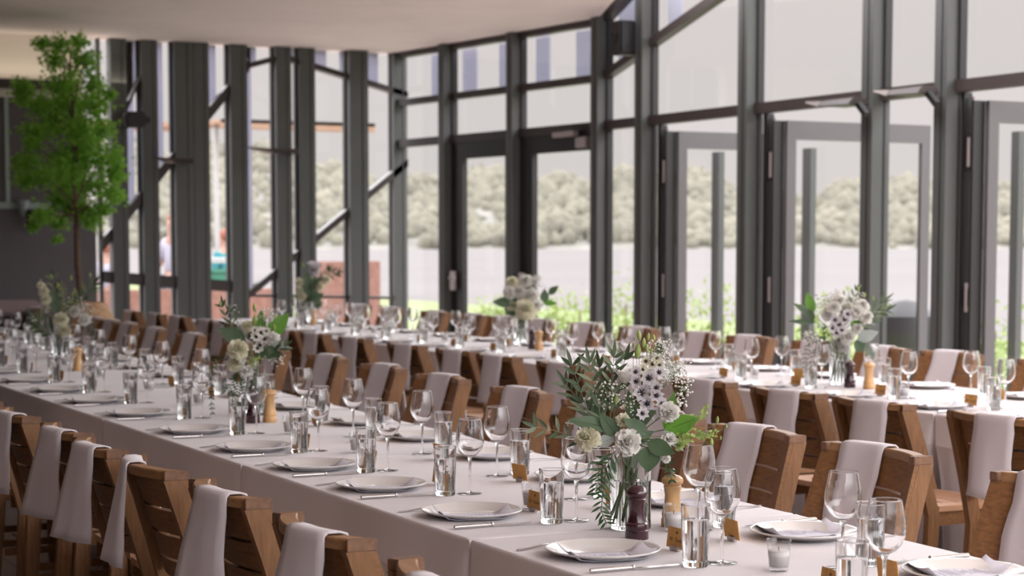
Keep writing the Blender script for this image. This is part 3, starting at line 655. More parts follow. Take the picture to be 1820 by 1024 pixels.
# ---------------------------------------------------------------- tablecloths
def cloth(x0, x1, ya, yb0, yb1, seed):
    """one cloth over one table module: flat top, skirts to the floor with soft folds"""
    q = random.Random(seed); mb = MB(); nx, ny = 26, 16; r_ = .02
    per = []                                            # outline counted round the table
    def side(p0, p1, n_, first):
        for i in range(n_): t_ = i/n_; per.append((p0[0]+(p1[0]-p0[0])*t_, p0[1]+(p1[1]-p0[1])*t_))
    c = [(x0+.004, ya), (x1-.004, ya), (x1-.004, yb1), (x0+.004, yb0)]
    side(c[0], c[1], nx*2, 0); side(c[1], c[2], ny, 1); side(c[2], c[3], nx*2, 2); side(c[3], c[0], ny, 3)
    n_ = len(per); ph = [q.uniform(0, 6.28) for _ in range(6)]
    cx_, cy_ = (x0+x1)/2, (ya+yb0)/2; rows = []
    def out(i, d, z):
        x, y = per[i]; a = per[i-1]; b = per[(i+1) % n_]; tx, ty = b[0]-a[0], b[1]-a[1]; L = math.hypot(tx, ty); nx_, ny_ = ty/L, -tx/L
        return (x+nx_*d, y+ny_*d, z)
    for zi, z in enumerate((.75, .7485, .744, .737, .72, .66, .616, .612, .608, .55, .45, .33, .2, .08, .006)):
        row = []
        for i in range(n_):
            s_ = i*.05; dn_ = (.75-z)
            base = (-.010, -.004, -.001, 0)[zi] if zi < 4 else 0
            wv = dn_*(.022*math.sin(s_*3.1+ph[0]) + .014*math.sin(s_*7.7+ph[1]) + .010*math.sin(s_*14+ph[2]) - .012)
            ends = min(i % n_, abs(i-nx*2)); 
            if nx*2 <= i < nx*2+ny or i >= nx*4+ny: wv = -abs(wv)*.5 - dn_*.10
            flare = (0 if (nx*2 <= i <= nx*2+ny or i >= nx*4+ny or i == 0) else dn_)*.03*math.exp(-(min(i, n_-i, abs(i-nx*2), abs(i-nx*2-ny), abs(i-nx*4-ny)))*.6)
            p_ = out(i, base + wv + dn_*.008 + flare*.4 + (0,0,0,0,.001,.008,.011,.0125,.011,.005,.001,0,0,0,0)[zi] + (.02*dn_ if i % 17 in (3, 4) else 0), z)
            if i <= nx*2: e_ = min(i, nx*2-i); sg_ = 1 if i < nx else -1
            elif nx*2+ny <= i <= nx*4+ny: e_ = min(i-nx*2-ny, nx*4+ny-i); sg_ = -1 if i < nx*3+ny else 1
            else: e_, sg_ = 99, 0
            row.append((p_[0] + sg_*min(.035, dn_*.11)*math.exp(-e_*.9), p_[1], p_[2]))
        rows.append(row)
    b = mb.quad_grid(rows, True); mb.f.append(tuple(b+k for k in range(n_)))
    return mb.build('tablecloth', M['cloth'], None, 'all' if False else 60)
JA = [-2.4, -4.21, -6.0, -7.82, -9.95, -11.7, -13.4, -15.1, -16.2]
for k in range(len(JA)-1):
    o = cloth(JA[k+1], JA[k], 2.025, yback(JA[k+1]), yback(JA[k]), k)
    tag(o, 'white cloth over the front table, %s length counted from the camera end' % ORD[k+1], 'tablecloth', 'white tablecloths of the front table')
JB = [-4.6, -6.4, -8.2, -10.0, -11.8, -13.6, -15.4, -17.5]
for k in range(len(JB)-1):
    tag(cloth(JB[k+1], JB[k], 5.345, 6.47, 6.47, k+20), 'white cloth over the rear table, %s length counted from the camera end' % ORD[k+1], 'tablecloth', 'white tablecloths of the rear table')
ZT = .7505

# ---------------------------------------------------------------- tableware
pl = tag(MB().lathe([(0.0,.0035),(.085,.003),(.095,.0065),(.122,.016),(.134,.0195),(.1385,.0215),(.1405,.0205),(.1385,.0175),(.12,.0115),(.092,.0),(.083,-.0),(.08,.0022),(0,.0022)], 48).build('dinner_plate', M['china'], None, 'all'), cat='plate'); 
def simple(o, cat): o['category'] = cat; o['used'] = 0; kids[o.name] = [(c, list(c.children)) for c in o.children]; return o
pl = simple(pl, 'plate')
mn = MB(); rows = []
for i in range(9):
    y = -.105+.21*i/8; rows.append([(x, y, .0045 + .40*max(0, abs(y)-.078)**1.0 + .55*max(0, (x*x+y*y)**.5-.092)) for x in [-.0625+.125*j/6 for j in range(7)]])
mn.quad_grid(rows); mn = mn.build('menu_card', M['paper'], None, 'all'); s_ = mn.modifiers.new('t', 'SOLIDIFY'); s_.thickness = .0006; s_.offset = 1
tx = MB(); q = random.Random(4)
for i, yy_ in enumerate([.062, .045, .030, .020, .010, -.004, -.014, -.024, -.038, -.048, -.058]):
    wd = (.032 if i == 0 else q.uniform(.012, .038)); x = -wd
    while x < wd: e = min(wd, x+q.uniform(.004, .011)); tx.box(x, e, yy_-.0012*(2 if i == 0 else 1), yy_+.0012*(2 if i == 0 else 1), .0056, .0059); x = e+.003
tx.build('lettering', M['ink'], mn); mn = simple(mn, 'menu')
kn = thing('table_knife', cat='knife')
h = MB(); prof = [(.0035,0),(.0055,.002),(.006,.02),(.0058,.085),(.0048,.108)]; rows = [[(math.cos(6.2832*k/10)*r_, y, .0065+math.sin(6.2832*k/10)*r_) for k in range(10)] for r_, y in prof]; b = h.quad_grid(rows, True); h.f.append(tuple(range(b, b+10))); h.f.append(tuple(range(b+40, b+50))); h.build('handle', M['silver'], kn, True)
h = MB(); h.ball((0, .112, .007), .0072, 10, 6, (1, .75, .9)); h.build('collar', M['silver'], kn, 'all')
h = MB(); rows = []
for i in range(9):
    t_ = i/8; y = .116+.118*t_; w_ = (.0075+.0025*math.sin(t_*3))*(1 if t_ < .85 else (1-t_)/.15*.8+.2); rows.append([(-w_*.6, y, .004), (-w_*.6, y, .0056), (w_, y, .0050), (w_, y, .0045)])
b = h.quad_grid(rows, True); h.f += [(b,b+1,b+2,b+3), (b+32,b+33,b+34,b+35)]; h.build('blade', M['silver'], kn, 30); freeze(kn)
fk = thing('table_fork', cat='fork')
h = MB(); rows = []
for y, w_, z in ((0,.003,.003),(.004,.0058,.003),(.03,.005,.0035),(.08,.0032,.0075),(.12,.0028,.009),(.132,.0035,.008),(.142,.010,.0045),(.155,.0125,.003)):
    rows.append([(-w_, y, z-.001), (-w_, y, z+.001), (w_, y, z+.001), (w_, y, z-.001)])
b = h.quad_grid(rows, True); h.f += [(b,b+1,b+2,b+3), (b+28,b+29,b+30,b+31)]; h.build('handle', M['silver'], fk, 50)
for k in range(4):
    x = -.0105+.007*k; h = MB(); rows = []
    for y, w_, z in ((.154,.0016,.003),(.175,.0014,.0025),(.195,.0012,.0055),(.202,.0005,.008)): rows.append([(x-w_, y, z-.0008), (x-w_, y, z+.0008), (x+w_, y, z+.0008), (x+w_, y, z-.0008)])
    b = h.quad_grid(rows, True); h.f.append((b+12,b+13,b+14,b+15)); h.build('tine', M['silver'], fk)
freeze(fk)
wg = thing('wine_glass', cat='glass')
MB().lathe([(.0001,.1125),(.010,.1135),(.022,.120),(.034,.133),(.0415,.150),(.0432,.165),(.0415,.185),(.0375,.206),(.0339,.2245),(.0336,.2262),(.0333,.2265),(.0329,.2265),(.0326,.2262),(.0329,.2245),(.0365,.206),(.0405,.185),(.0422,.165),(.0405,.150),(.033,.134),(.0215,.1215),(.010,.1155),(.0001,.115)], 40).build('bowl', M['tumbler'], wg, 45)
MB().lathe([(.0045,.0045),(.0036,.012),(.0034,.06),(.0040,.095),(.0065,.108),(.0085,.1120),(.0001,.1122)], 16, cap0=True).build('stem', M['crystal'], wg, 'all')
MB().lathe([(.0001,.0008),(.034,.0008),(.0362,.0016),(.034,.0026),(.012,.0042),(.005,.0062),(.0001,.0062)], 32).build('foot', M['crystal'], wg, 'all'); freeze(wg)
tg = thing('water_tumbler', cat='glass')
MB().lathe([(.0001,.0006),(.0285,.0006),(.030,.003),(.0343,.1435),(.0345,.1458),(.0340,.1465),(.0335,.1465),(.0330,.1458),(.0329,.1435),(.0315,.112),(.0290,.018),(.027,.013),(.0001,.012)], 36).build('tumbler_body', M['tumbler'], tg, 45)
MB().lathe([(.0001,.0122),(.0268,.0132),(.0288,.0182),(.0312,.110),(.0308,.1115),(.0001,.1108)], 32).build('water', M['water'], tg, 'all'); freeze(tg)
vt = thing('votive_candle', cat='candle')
MB().lathe([(.0001,.001),(.0205,.001),(.0225,.004),(.0285,.072),(.0278,.0735),(.0268,.072),(.0215,.010),(.0001,.009)], 28).build('glass_cup', M['cup'], vt, 'all')
wx = MB().lathe([(.0001,.010),(.021,.0105),(.0248,.046),(.0235,.0485),(.006,.0465),(.0001,.0465)], 28).build('wax', M['wax'], vt, 'all')
MB().tube([(0,0,.046),(.001,0,.056)], .0009, 5).build('wick', M['wick'], wx); freeze(vt)
pc = thing('place_card', cat='place card')
MB().box(-.018, .018, -.007, .007, 0, .012).build('stand', M['alu'], pc, bevel=.002)
cdb = MB().hull8([(-.040,-.0005,.006),(.040,-.0005,.006),(.040,.0005,.006),(-.040,.0005,.006),(-.040,.0065,.056),(.040,.0065,.056),(.040,.0075,.056),(-.040,.0075,.056)]).build('card', M['kraft'], pc)
fc = bpy.data.curves.new('lettering', 'FONT'); fc.body = 'Mr. Tomlin'; fc.size = .014; fc.align_x = 'CENTER'; fc.shear = .35; fc.extrude = .0001
tmp = bpy.data.objects.new('tmp', fc); COL.objects.link(tmp); bpy.context.view_layer.update(); me_ = bpy.data.meshes.new_from_object(tmp.evaluated_get(bpy.context.evaluated_depsgraph_get())); bpy.data.objects.remove(tmp)
me_.materials.clear(); me_.materials.append(M['black_ink']); lt = bpy.data.objects.new('lettering', me_); COL.objects.link(lt); lt.parent = cdb; lt.location = (0, .0015, .022); lt.rotation_euler = (R(82), 0, 0)
hb_ = MB(); pts = [(0,-.0045),(.0035,.0),(.003,.003),(.0012,.0035),(0,.002),(-.0012,.0035),(-.003,.003),(-.0035,0)]
hb_.v = [(x, .0045+z*.14, .044+z) for x, z in pts]; hb_.f = [tuple(range(8))]; ht = hb_.build('heart', M['black_ink'], cdb, fix=False); s_ = ht.modifiers.new('t', 'SOLIDIFY'); s_.thickness = .0003
hb_ = MB().box(-.014, .014, .0012, .0016, .012, .015).build('table_line', M['black_ink'], cdb); freeze(pc)

rs = random.Random(21)
setx = {'An': [-3.20,-3.845,-4.57,-5.21,-5.78,-6.39,-7.10,-7.91,-8.65,-9.36,-10.08,-10.85,-11.6],
        'Af': [-3.21,-3.85,-4.52,-5.15,-5.78,-6.45,-7.12,-7.9,-8.62,-9.4,-10.1,-10.85,-11.6,-12.3,-13.0,-13.8,-14.5,-15.3,-16.1],
        'Bn': [-16.1,-15.4,-14.74,-14.1,-13.45,-12.78,-12.15,-11.5,-10.65,-9.95,-9.34,-8.62,-7.97,-7.27,-6.60,-5.99,-5.3],
        'Bf': [-16.2,-15.5,-14.8,-14.14,-13.44,-12.68,-11.93,-11.1,-10.43,-9.7,-9.0,-8.38,-7.55,-6.8]}
tumx = {-3.845:-3.62,-4.57:-4.36,-5.21:-4.99,-5.78:-5.61,-6.39:-6.25,-7.10:-6.95,-7.91:-7.67,-8.65:-8.52,-9.36:-9.22,-10.08:-9.98,-10.85:-10.8}
for row in ('An', 'Af', 'Bn', 'Bf'):
    xs = setx[row]; near = row[1] == 'n'; sg = 1 if near else -1; rz = 0 if near else math.pi
    for x, ph in zip(xs, where(xs, row)):
        if row[0] == 'A': y0 = 2.205 if near else yback(x)-.21; ym_ = 2.03 if near else yback(x)
        else: y0 = 5.345+.19 if near else 6.47-.20; ym_ = 5.345 if near else 6.47
        x_ = x + (rs.uniform(-.015, .015) if row != 'An' else 0); g = 'on the ' + GR[row]
        J = lambda a: rs.uniform(-a, a)
        place(pl, (x_, y0, ZT), J(3), 'white dinner plate, ' + ph, 'white dinner plates ' + g)
        a_ = rz + (-.25 if near else -.15) + J(.08)
        place(mn, (x_+sg*.038, y0-sg*.012, ZT), a_, 'white printed menu on plate, ' + ph, 'menus on plates ' + g)
        a_ = rz + J(.05)
        place(kn, (x_+sg*.20, ym_+sg*.025, ZT), a_, 'silver table knife, ' + ph, 'knives ' + g)
        place(fk, (x_-sg*.150, ym_+sg*.02, ZT), rz + .16 + J(.08), 'silver table fork, ' + ph, 'forks ' + g)
        if near: tx_ = tumx.get(x, x+.17); ty_ = y0+.125+J(.012) if row[0] == 'A' else y0+.16+J(.02); wx_, wy_ = tx_+.0+J(.012), ty_+.078
        else: tx_ = x_-.215+J(.02); ty_ = y0-.10+J(.02); wx_, wy_ = tx_+.005+J(.02), ty_-.09
        place(tg, (tx_, ty_, ZT), J(3), 'tumbler of water, ' + ph, 'water tumblers ' + g)
        place(wg, (wx_, wy_, ZT), J(3), 'empty wine glass, ' + ph, 'wine glasses ' + g)
        place(pc, (x_+sg*.01+J(.02), y0+sg*(.185 if near else .20)+J(.01), ZT), rz+J(.12), 'kraft brown place card, ' + ph, 'kraft place cards ' + g)
# votives along the middle of both tables
VOT = [(-3.48,2.46,'A'),(-4.63,2.42,'A'),(atz(1197, 945, .75).x, atz(1197, 945, .75).y,'A'),(-6.15,2.51,'A'),(-6.87,2.52,'A'),(-8.3,2.6,'A'),(-9.2,2.62,'A'),(-10.3,2.66,'A'),(-11.3,2.7,'A'),(-13.0,2.8,'A'),
       (-6.65,5.92,'B'),(-7.22,5.98,'B'),(-8.6,5.9,'B'),(-9.7,5.95,'B'),(-10.9,5.95,'B'),(-12.8,5.95,'B'),(-14.2,5.95,'B'),(-15.3,5.95,'B')]
p = atz(1235, 692, .75); VOT[10] = (atz(1605, 708, .75).x, atz(1605, 708, .75).y, 'B'); VOT[11] = (atz(1765, 725, .75).x, atz(1765, 725, .75).y, 'B')
for t_ in 'AB':
    vs = sorted([v for v in VOT if v[2] == t_], key=lambda v: -v[0])
    for k, (x, y, _) in enumerate(vs):
        place(vt, (x, y, ZT), rs.uniform(-3, 3), 'small white votive candle, %s along the middle of the %s from the camera end' % (ORD[k+1], 'front table' if t_ == 'A' else 'rear table'), 'votive candles along the ' + ('front table' if t_ == 'A' else 'rear table'))
# pepper and salt mills
def mill(name, mt, tall=1.0, kind=0):
    r_ = thing(name, cat='mill')
    pf = [(.0001,0),(.0300,0),(.0305,.004),(.0300,.022),(.0285,.024),(.0295,.027),(.0300,.033),(.0285,.039),(.0245,.043),(.0205,.060),(.0195,.075),(.0215,.092),(.0240,.1015),(.0225,.104),(.0225,.1065),(.0265,.110),(.0280,.1155),(.0265,.1225),(.0205,.131),(.0120,.1365),(.0001,.138)]
    if kind: pf = [(.0001,0),(.0290,0),(.0300,.006),(.0295,.020),(.0270,.024),(.0285,.032),(.0265,.042),(.0215,.062),(.0200,.085),(.0230,.103),(.0240,.107),(.0215,.110),(.0265,.114),(.0290,.1215),(.0275,.128),(.0200,.1345),(.0090,.138),(.0001,.139)]
    MB().lathe([(a*1.0, z*tall) for a, z in pf], 32).build('mill_body', mt, r_, 30)
    MB().lathe([(.0001,.136*tall),(.0035,.137*tall),(.0035,.142*tall),(.0062,.1445*tall),(.0066,.149*tall),(.0045,.153*tall),(.0001,.154*tall)], 14).build('finial', M['silver'], r_, 'all'); return freeze(r_)
md = mill('pepper_mill', M['mill_dark']); ml = mill('salt_mill', M['mill_light'], kind=1)
for (xd, yd, xl, yl, nm) in ((-4.03,2.41,-4.165,2.60,VA[0][2]), (-7.37,2.54,-7.37,2.615,VA[1][2]), (-10.95,2.70,-10.82,2.66,VA[2][2]), (-7.76,5.92,-7.64,5.95,VB[0][2]), (-11.56,6.05,-11.42,6.03,VB[1][2]), (-16.03,6.03,-15.85,6.05,VB[2][2])):
    place(md, (xd, yd, ZT), 0, 'dark burgundy turned pepper mill standing by the ' + nm); place(ml, (xl, yl, ZT), 0, 'pale wooden turned salt mill standing by the ' + nm)
for q in (md, ml): pass
# ---------------------------------------------------------------- flowers
class Bouquet:
    """flowers in a glass cylinder; V gives a local point from its column, row and depth as seen in the photograph"""
    def __init__(s, x, y, cx, cy, label, vlabel, seed, vh=.215, vr=.054):
        s.P = Vector((x, y, ZT)); d = s.P-EYE; s.s = d.dot(fv)/CF; s.cx, s.cy = cx, cy; s.q = random.Random(seed); s.vh, s.vr = vh, vr
        s.r = thing('bouquet', s.P, 0, label, 'bouquet'); s.r['label'] = label
        v = thing('glass_vase', s.P, 0, vlabel, 'vase')
        MB().lathe([(.0001,.001),(vr-.002,.001),(vr,.004),(vr,vh),(vr-.0022,vh+.001),(vr-.003,vh),(vr-.003,.012),(.0001,.010)], 48).build('glass_cylinder', M['tumbler'], v, 35)
        MB().lathe([(.0001,.0095),(vr-.0027,.0115),(vr-.0027,vh*.60),(.0001,vh*.60)], 40).build('water', M['water'], v, 30)
        s.neck = Vector((0, 0, vh+.015))
    def V(s, px, py, d=0): return rv*((px-s.cx)*s.s) + UP*((s.cy-py)*s.s) + FH*d
    def U(s, a=1): return Vector((s.q.uniform(-a,a), s.q.uniform(-a,a), s.q.uniform(-a,a)))
    def stem(s, mb, a, b, r_=.0013, sag=.0, n_=6):
        mid = (a+b)/2 + Vector((0,0,sag)); pts = []
        for i in range(n_+1): t = i/n_; pts.append(a*(1-t)**2 + mid*(2*t*(1-t)) + b*t*t)
        mb.tube(pts, [r_*(1-.45*i/n_) for i in range(n_+1)], 5); return pts
    def B(s, mb, name, m_, sm='all'): return mb.build(name, M[m_], s.r, sm, fix=False)
    def stems(s, n_=14):
        for k in range(n_):
            a = 6.28*k/n_+s.q.random(); b = a+2.4+s.q.uniform(-.7,.7); mb = MB()
            p0 = Vector((math.cos(a)*s.vr*.75, math.sin(a)*s.vr*.75, .016+s.q.random()*.02)); p1 = Vector((math.cos(b)*s.vr*.6, math.sin(b)*s.vr*.6, s.vh+.01))
            s.stem(mb, p0, p1, s.q.uniform(.0018,.0036), 0, 3)
            if k % 2: mb.leaf(p0*.5+p1*.5, UP+s.U(.4), s.U(), .05, .012, .1)
            s.B(mb, 'stem', 'green')
    def toward(s): return (-FH + UP*.35 + s.U(.35)).normalized()
    def olive(s, pa, pb, n_=7, d0=0, d1=0, L=.058, W=.0105, sag=.01):
        mb = MB(); a = s.V(*pa, d0); b = s.V(*pb, d1); pts = s.stem(mb, a, b, .0014, sag, 8); lf_ = MB(); t = (b-a).normalized()
        s2 = t.cross(FH).normalized()
        for i in range(n_*2):
            u = .25+.75*(i//2)/(n_-1); k = min(7, int(u*8)); p = pts[k]+(pts[k+1]-pts[k])*(u*8-k)
            dr = (t*.9 + s2*(.75 if i % 2 else -.75) + s.U(.35)); (lf_ if s.q.random() < .62 else mb).leaf(p, dr, s.toward(), L*s.q.uniform(.75,1.15)*(1-.2*u), W*s.q.uniform(.8,1.15), s.q.uniform(-.15,.15), .2, 6, .85)
        lf_.leaf(b, t+s.U(.1), s.toward(), L*.9, W, 0, .2)
        o = s.B(lf_, 'olive_sprig', 'olive'); o2 = mb.build('grey_leaf', M['olive2'], o, 'all', fix=False)
    def big(s, base, tip, wpx, m_='euca', d0=0, d1=0, face=None, bend=.1, fold=.12):
        a, b = s.V(*base, d0), s.V(*tip, d1); mb = MB()
        mb.leaf(a, b-a, face or s.toward(), (b-a).length, wpx*s.s*1.15, bend*s.q.choice((-1,1)), fold, 9, .78)
        mb.tube([a, a+(b-a)*.9], [.0011, .0003], 4); s.stem(mb, s.neck, a, .0014, .01, 4); s.B(mb, 'eucalyptus_leaf', m_)
    def ruffle(s, c, rpx, m_='white', d=0, layers=7, dirv=None, name='carnation', stem=True):
        c = s.V(*c, d); r_ = rpx*s.s; ax = dirv or s.toward(); mb = MB(); a1 = ax.orthogonal().normalized(); a2 = ax.cross(a1)
        for k in range(layers):
            f = k/(layers-1); n_ = 14-int(f*6); tilt = .05+1.4*f
            for i in range(n_):
                an = 6.2832*(i+s.q.random()*.6)/n_+k; rad = a1*math.cos(an)+a2*math.sin(an)
                dr = rad*math.cos(tilt) + ax*math.sin(tilt) + s.U(.12)
                mb.leaf(c - ax*(r_*.35*(1-f)) , dr, ax-rad*.2, r_*(1.05-.12*f)*s.q.uniform(.85,1.1), r_*.62, -.25+.4*f, .2, 5, .5, .22, .6)
        o = s.B(mb, name, m_)
        if stem: g_ = MB(); s.stem(g_, s.neck, c-ax*r_*.6, .0018, .01, 4); g_.ball(c-ax*r_*.6, r_*.30, 7, 4); g_.build('calyx', M['green'], o, 'all', fix=False)
        return o
    def rose(s, c, rpx, m_='white', d=0, dirv=None):
        c = s.V(*c, d); r_ = rpx*s.s; ax = (dirv or (UP+s.U(.3))).normalized(); a1 = ax.orthogonal().normalized(); a2 = ax.cross(a1); mb = MB()
        for k in range(5):
            f = k/4; n_ = 5
            for i in range(n_):
                an = 6.2832*i/n_+k*.7; rad = a1*math.cos(an)+a2*math.sin(an)
                mb.leaf(c - ax*r_*.8 + rad*r_*.25*(1-f), ax*(1.0+.5*f)+rad*(.65-.55*f), rad, r_*(1.7-.1*k), r_*(1.3-.5*f), .14*(1-f)-.05, -.35, 6, .5, .01, .6)
        o = s.B(mb, 'rose', m_); g_ = MB(); s.stem(g_, s.neck, c-ax*r_*.8, .0018, .01, 4); g_.ball(c-ax*r_*.85, r_*.35, 7, 4); g_.build('calyx', M['green'], o, 'all', fix=False)
    def star(s, c, rpx, d=0, m_='lilac'):
        c = s.V(*c, d); r_ = rpx*s.s; r_ *= 1.22; ax = s.toward(); a1 = ax.orthogonal().normalized(); a2 = ax.cross(a1); mb = MB()
        for i in range(8):
            an = 6.2832*i/8+s.q.random()*.3; rad = a1*math.cos(an)+a2*math.sin(an)
            mb.leaf(c+rad*r_*.1, rad+ax*.35, ax, r_, r_*.80, -.12, .2, 5, .62, .05)
        o = s.B(mb, 'star_flower', m_); e = MB(); e.ball(c+ax*r_*.12, r_*.26, 7, 5)
        for i in range(6):
            an = 6.2832*i/6; rad = a1*math.cos(an)+a2*math.sin(an); e.ball(c+ax*r_*.2+rad*r_*.33, r_*.085, 5, 3)
        e.build('flower_centre', M['black'], o, 'all', fix=False)
    def bud(s, c, hpx, foot=None, d=0, m_='lime', w_=.42):
        c = s.V(*c, d); L = hpx*s.s; mb = MB(); dr = (UP+s.U(.15)).normalized(); rows = []; a1 = dr.orthogonal().normalized(); a2 = dr.cross(a1)
        for i in range(8):
            t = i/7; rr_ = L*w_*.5*math.sin(math.pi*min(1, .08+t*.92))**.8+.0003; rows.append([c+dr*(L*(t-.5)) + (a1*math.cos(6.2832*k/8)+a2*math.sin(6.2832*k/8))*rr_ for k in range(8)])
        mb.quad_grid(rows, True); o = s.B(mb, 'bud', m_)
        g_ = MB(); s.stem(g_, s.V(*foot, d) if foot else s.neck, c-dr*L*.5, .0010, .0, 6); g_.build('bud_stem', M['green'], o, 'all', fix=False)
    def gyp(s, c, rxpx, rypx, n_=90, foot=None, d=0, m_='white', rd_=(.0016,.0034), dd=.05):
        c0 = s.V(*c, d); mb = MB(); g_ = MB(); f = s.V(*foot, d) if foot else s.neck
        pts = s.stem(g_, f, c0, .0009, .01, 5); g_pts = []
        for i in range(9): p = c0 + rv*(s.q.gauss(0,.5)*rxpx*s.s) + UP*(s.q.gauss(0,.5)*rypx*s.s) + FH*s.q.gauss(0, dd*.5); s.stem(g_, pts[3], p, .0005, 0, 2); g_pts.append(p)
        for i in range(n_):
            p = c0 + rv*(s.q.uniform(-1,1)*rxpx*s.s) + UP*(s.q.uniform(-1,1)*rypx*s.s) + FH*s.q.uniform(-dd, dd)
            mb.ball(p, s.q.uniform(*rd_), 6, 3, (1,1,s.q.uniform(.6,1)))
            if i % 2 == 0: s.stem(g_, g_pts[i % 9], p, .0003, 0, 1)
        o = s.B(mb, 'gypsophila_spray', m_); g_.build('fine_stem', M['green'], o, 'all', fix=False)
    def frond(s, pts, n_=14, L=.045, m_='fern', d=0, W=.0065):
        P_ = [s.V(*p, d) for p in pts]; mb = MB(); mb.tube(P_, [.0012]*len(P_), 4)
        for i in range(n_):
            u = (i+.5)/n_*(len(P_)-1); k = int(u); p = P_[k]+(P_[k+1]-P_[k])*(u-k); t = (P_[k+1]-P_[k]).normalized(); sd = t.cross(FH).normalized()
            for sg in (-1, 1): mb.leaf(p, t*.7+sd*sg*.9+s.U(.2), s.toward(), L*(1-.45*i/n_)*s.q.uniform(.8,1.1), W, s.q.uniform(-.1,.2), .1, 4, .9)
        s.B(mb, 'fern_frond', m_)
    def spike(s, pa, pb, rpx, n_=40, m_='lime', d=0):
        a, b = s.V(*pa, d), s.V(*pb, d); mb = MB(); s.stem(mb, s.neck, a, .0014, .02, 5); mb.tube([a, b], [.0014,.0006], 5)
        for i in range(n_):
            t = s.q.random(); p = a+(b-a)*t + s.U(rpx*s.s*(1-.6*t)); mb.leaf(p, s.U()+(b-a).normalized()*.7, s.toward(), .015*(1-.3*t), .007, .2, .3, 4, .7)
        s.B(mb, 'flower_spike', m_)

# large bouquet of the front table
b = Bouquet(-4.18, 2.48, 1122, 943, 'large mixed bouquet with olive sprigs, star flowers and cream carnations on the front table', 'tall clear glass cylinder vase holding the olive bouquet beside the burgundy mill', 1)
b.stems(16)
b.olive((1062,790),(1018,655), 7, .02, .03); b.olive((1075,780),(1048,650), 7, -.01, 0); b.olive((1085,770),(1092,640), 7, .02, .02); b.olive((1082,770),(1068,660), 6, .05, .06)
b.olive((1090,760),(1112,645), 4, .03, .04, .055, .012); b.olive((1060,800),(955,760), 5, -.02, -.03, .050, .011, .02); b.olive((1070,770),(1008,690), 6, .03, .05)
b.big((1085,762),(1010,742), 26, 'euca', -.03, -.06); b.big((1100,778),(1065,734), 24, 'euca', -.04, -.05); b.big((1118,760),(1162,728), 26, 'euca', -.03, -.05); b.big((1150,770),(1104,742), 22, 'euca', -.05, -.07)
b.big((1148,785),(1197,805), 26, 'euca', -.05, -.08); b.big((1152,792),(1150,838), 36, 'euca', -.05, -.06, None, .05); b.big((1110,800),(1130,835), 26, 'euca', -.02, 0); b.big((1182,765),(1238,742), 32, 'euca2', -.03, -.05); b.big((1183,768),(1200,700), 18, 'euca2', .03, .04)
b.big((1178,765),(1212,800), 14, 'pale', -.04, -.06); b.big((1060,790),(1095,775), 20, 'pale', -.04, -.05); b.big((1120,790),(1165,770), 20, 'euca', 0, .02); b.big((1130,760),(1118,700), 20, 'euca', .03, .05); b.big((1080,760),(1040,715), 18, 'euca', .04, .05)
b.ruffle((1043,777), 22, 'ivory', -.06); b.ruffle((1114,782), 23, 'white', -.075); b.ruffle((1106,746), 12, 'ivory', -.05); b.ruffle((1187,734), 18, 'white', -.04); b.rose((1111,672), 15, 'white', 0)
b.ruffle((1188,780), 13, 'white', -.05, 4, None, 'stock_flower'); b.ruffle((1182,815), 8, 'white', -.04, 3, None, 'stock_flower'); b.ruffle((1205,790), 9, 'lime', -.05, 4, None, 'stock_flower')
for px_, py_, r_ in ((1152,673,13),(1139,701,14),(1165,690,10),(1130,680,10),(1170,664,10),(1150,719,12),(1166,705,11),(1157,690,9),(1128,662,9),(1160,735,11),(1140,735,10),(1176,720,10)): b.star((px_, py_), r_, -.03+b.q.uniform(-.02,.02))
for px_, py_, r_ in ((1148,645,8),(1160,650,8),(1168,640,7),(1142,660,8),(1172,652,7)): b.star((px_, py_), r_, 0, 'ivory')
for px_, py_, h_ in ((1137,600,19),(1134,627,28),(1153,602,14),(1163,604,12),(1127,617,10),(1150,622,16),(1144,612,18),(1096,712,18),(1158,628,12)): b.bud((px_, py_), h_, (px_-(px_-1125)*.3+2, 740), .01+b.q.uniform(-.01,.02))
b.gyp((1172,628), 22, 20, 130, (1140,740), .02); b.gyp((1200,665), 26, 20, 150, (1150,750), .03); b.gyp((1216,690), 15, 18, 45, (1160,750), 0, 'white', (.003,.0048)); b.gyp((1080,705), 26, 26, 75, (1100,770), 0, 'white', (.002,.004)); b.gyp((1212,717), 10, 7, 16, (1165,750), 0, 'white', (.003,.0045)); b.gyp((1120,715), 20, 30, 60, (1120,770), -.02, 'white', (.002,.0035))
b.spike((1205,790),(1255,725), 13, 60, 'lime', -.03); b.spike((1200,780),(1268,770), 9, 60, 'lime', -.04)
for px_, py_, h_ in ((1272,746,13),(1262,785,16),(1288,758,8),(1278,778,8)): b.bud((px_, py_), h_, (1235,772), -.04)
b.frond([(1092,800),(1078,830),(1072,870),(1068,905),(1078,930)], 15, .045, 'fern', -.05); b.frond([(1088,812),(1064,840),(1060,880)], 9, .05, 'fern', -.03); b.frond([(1170,800),(1190,830),(1195,860)], 6, .03, 'fern', 0)

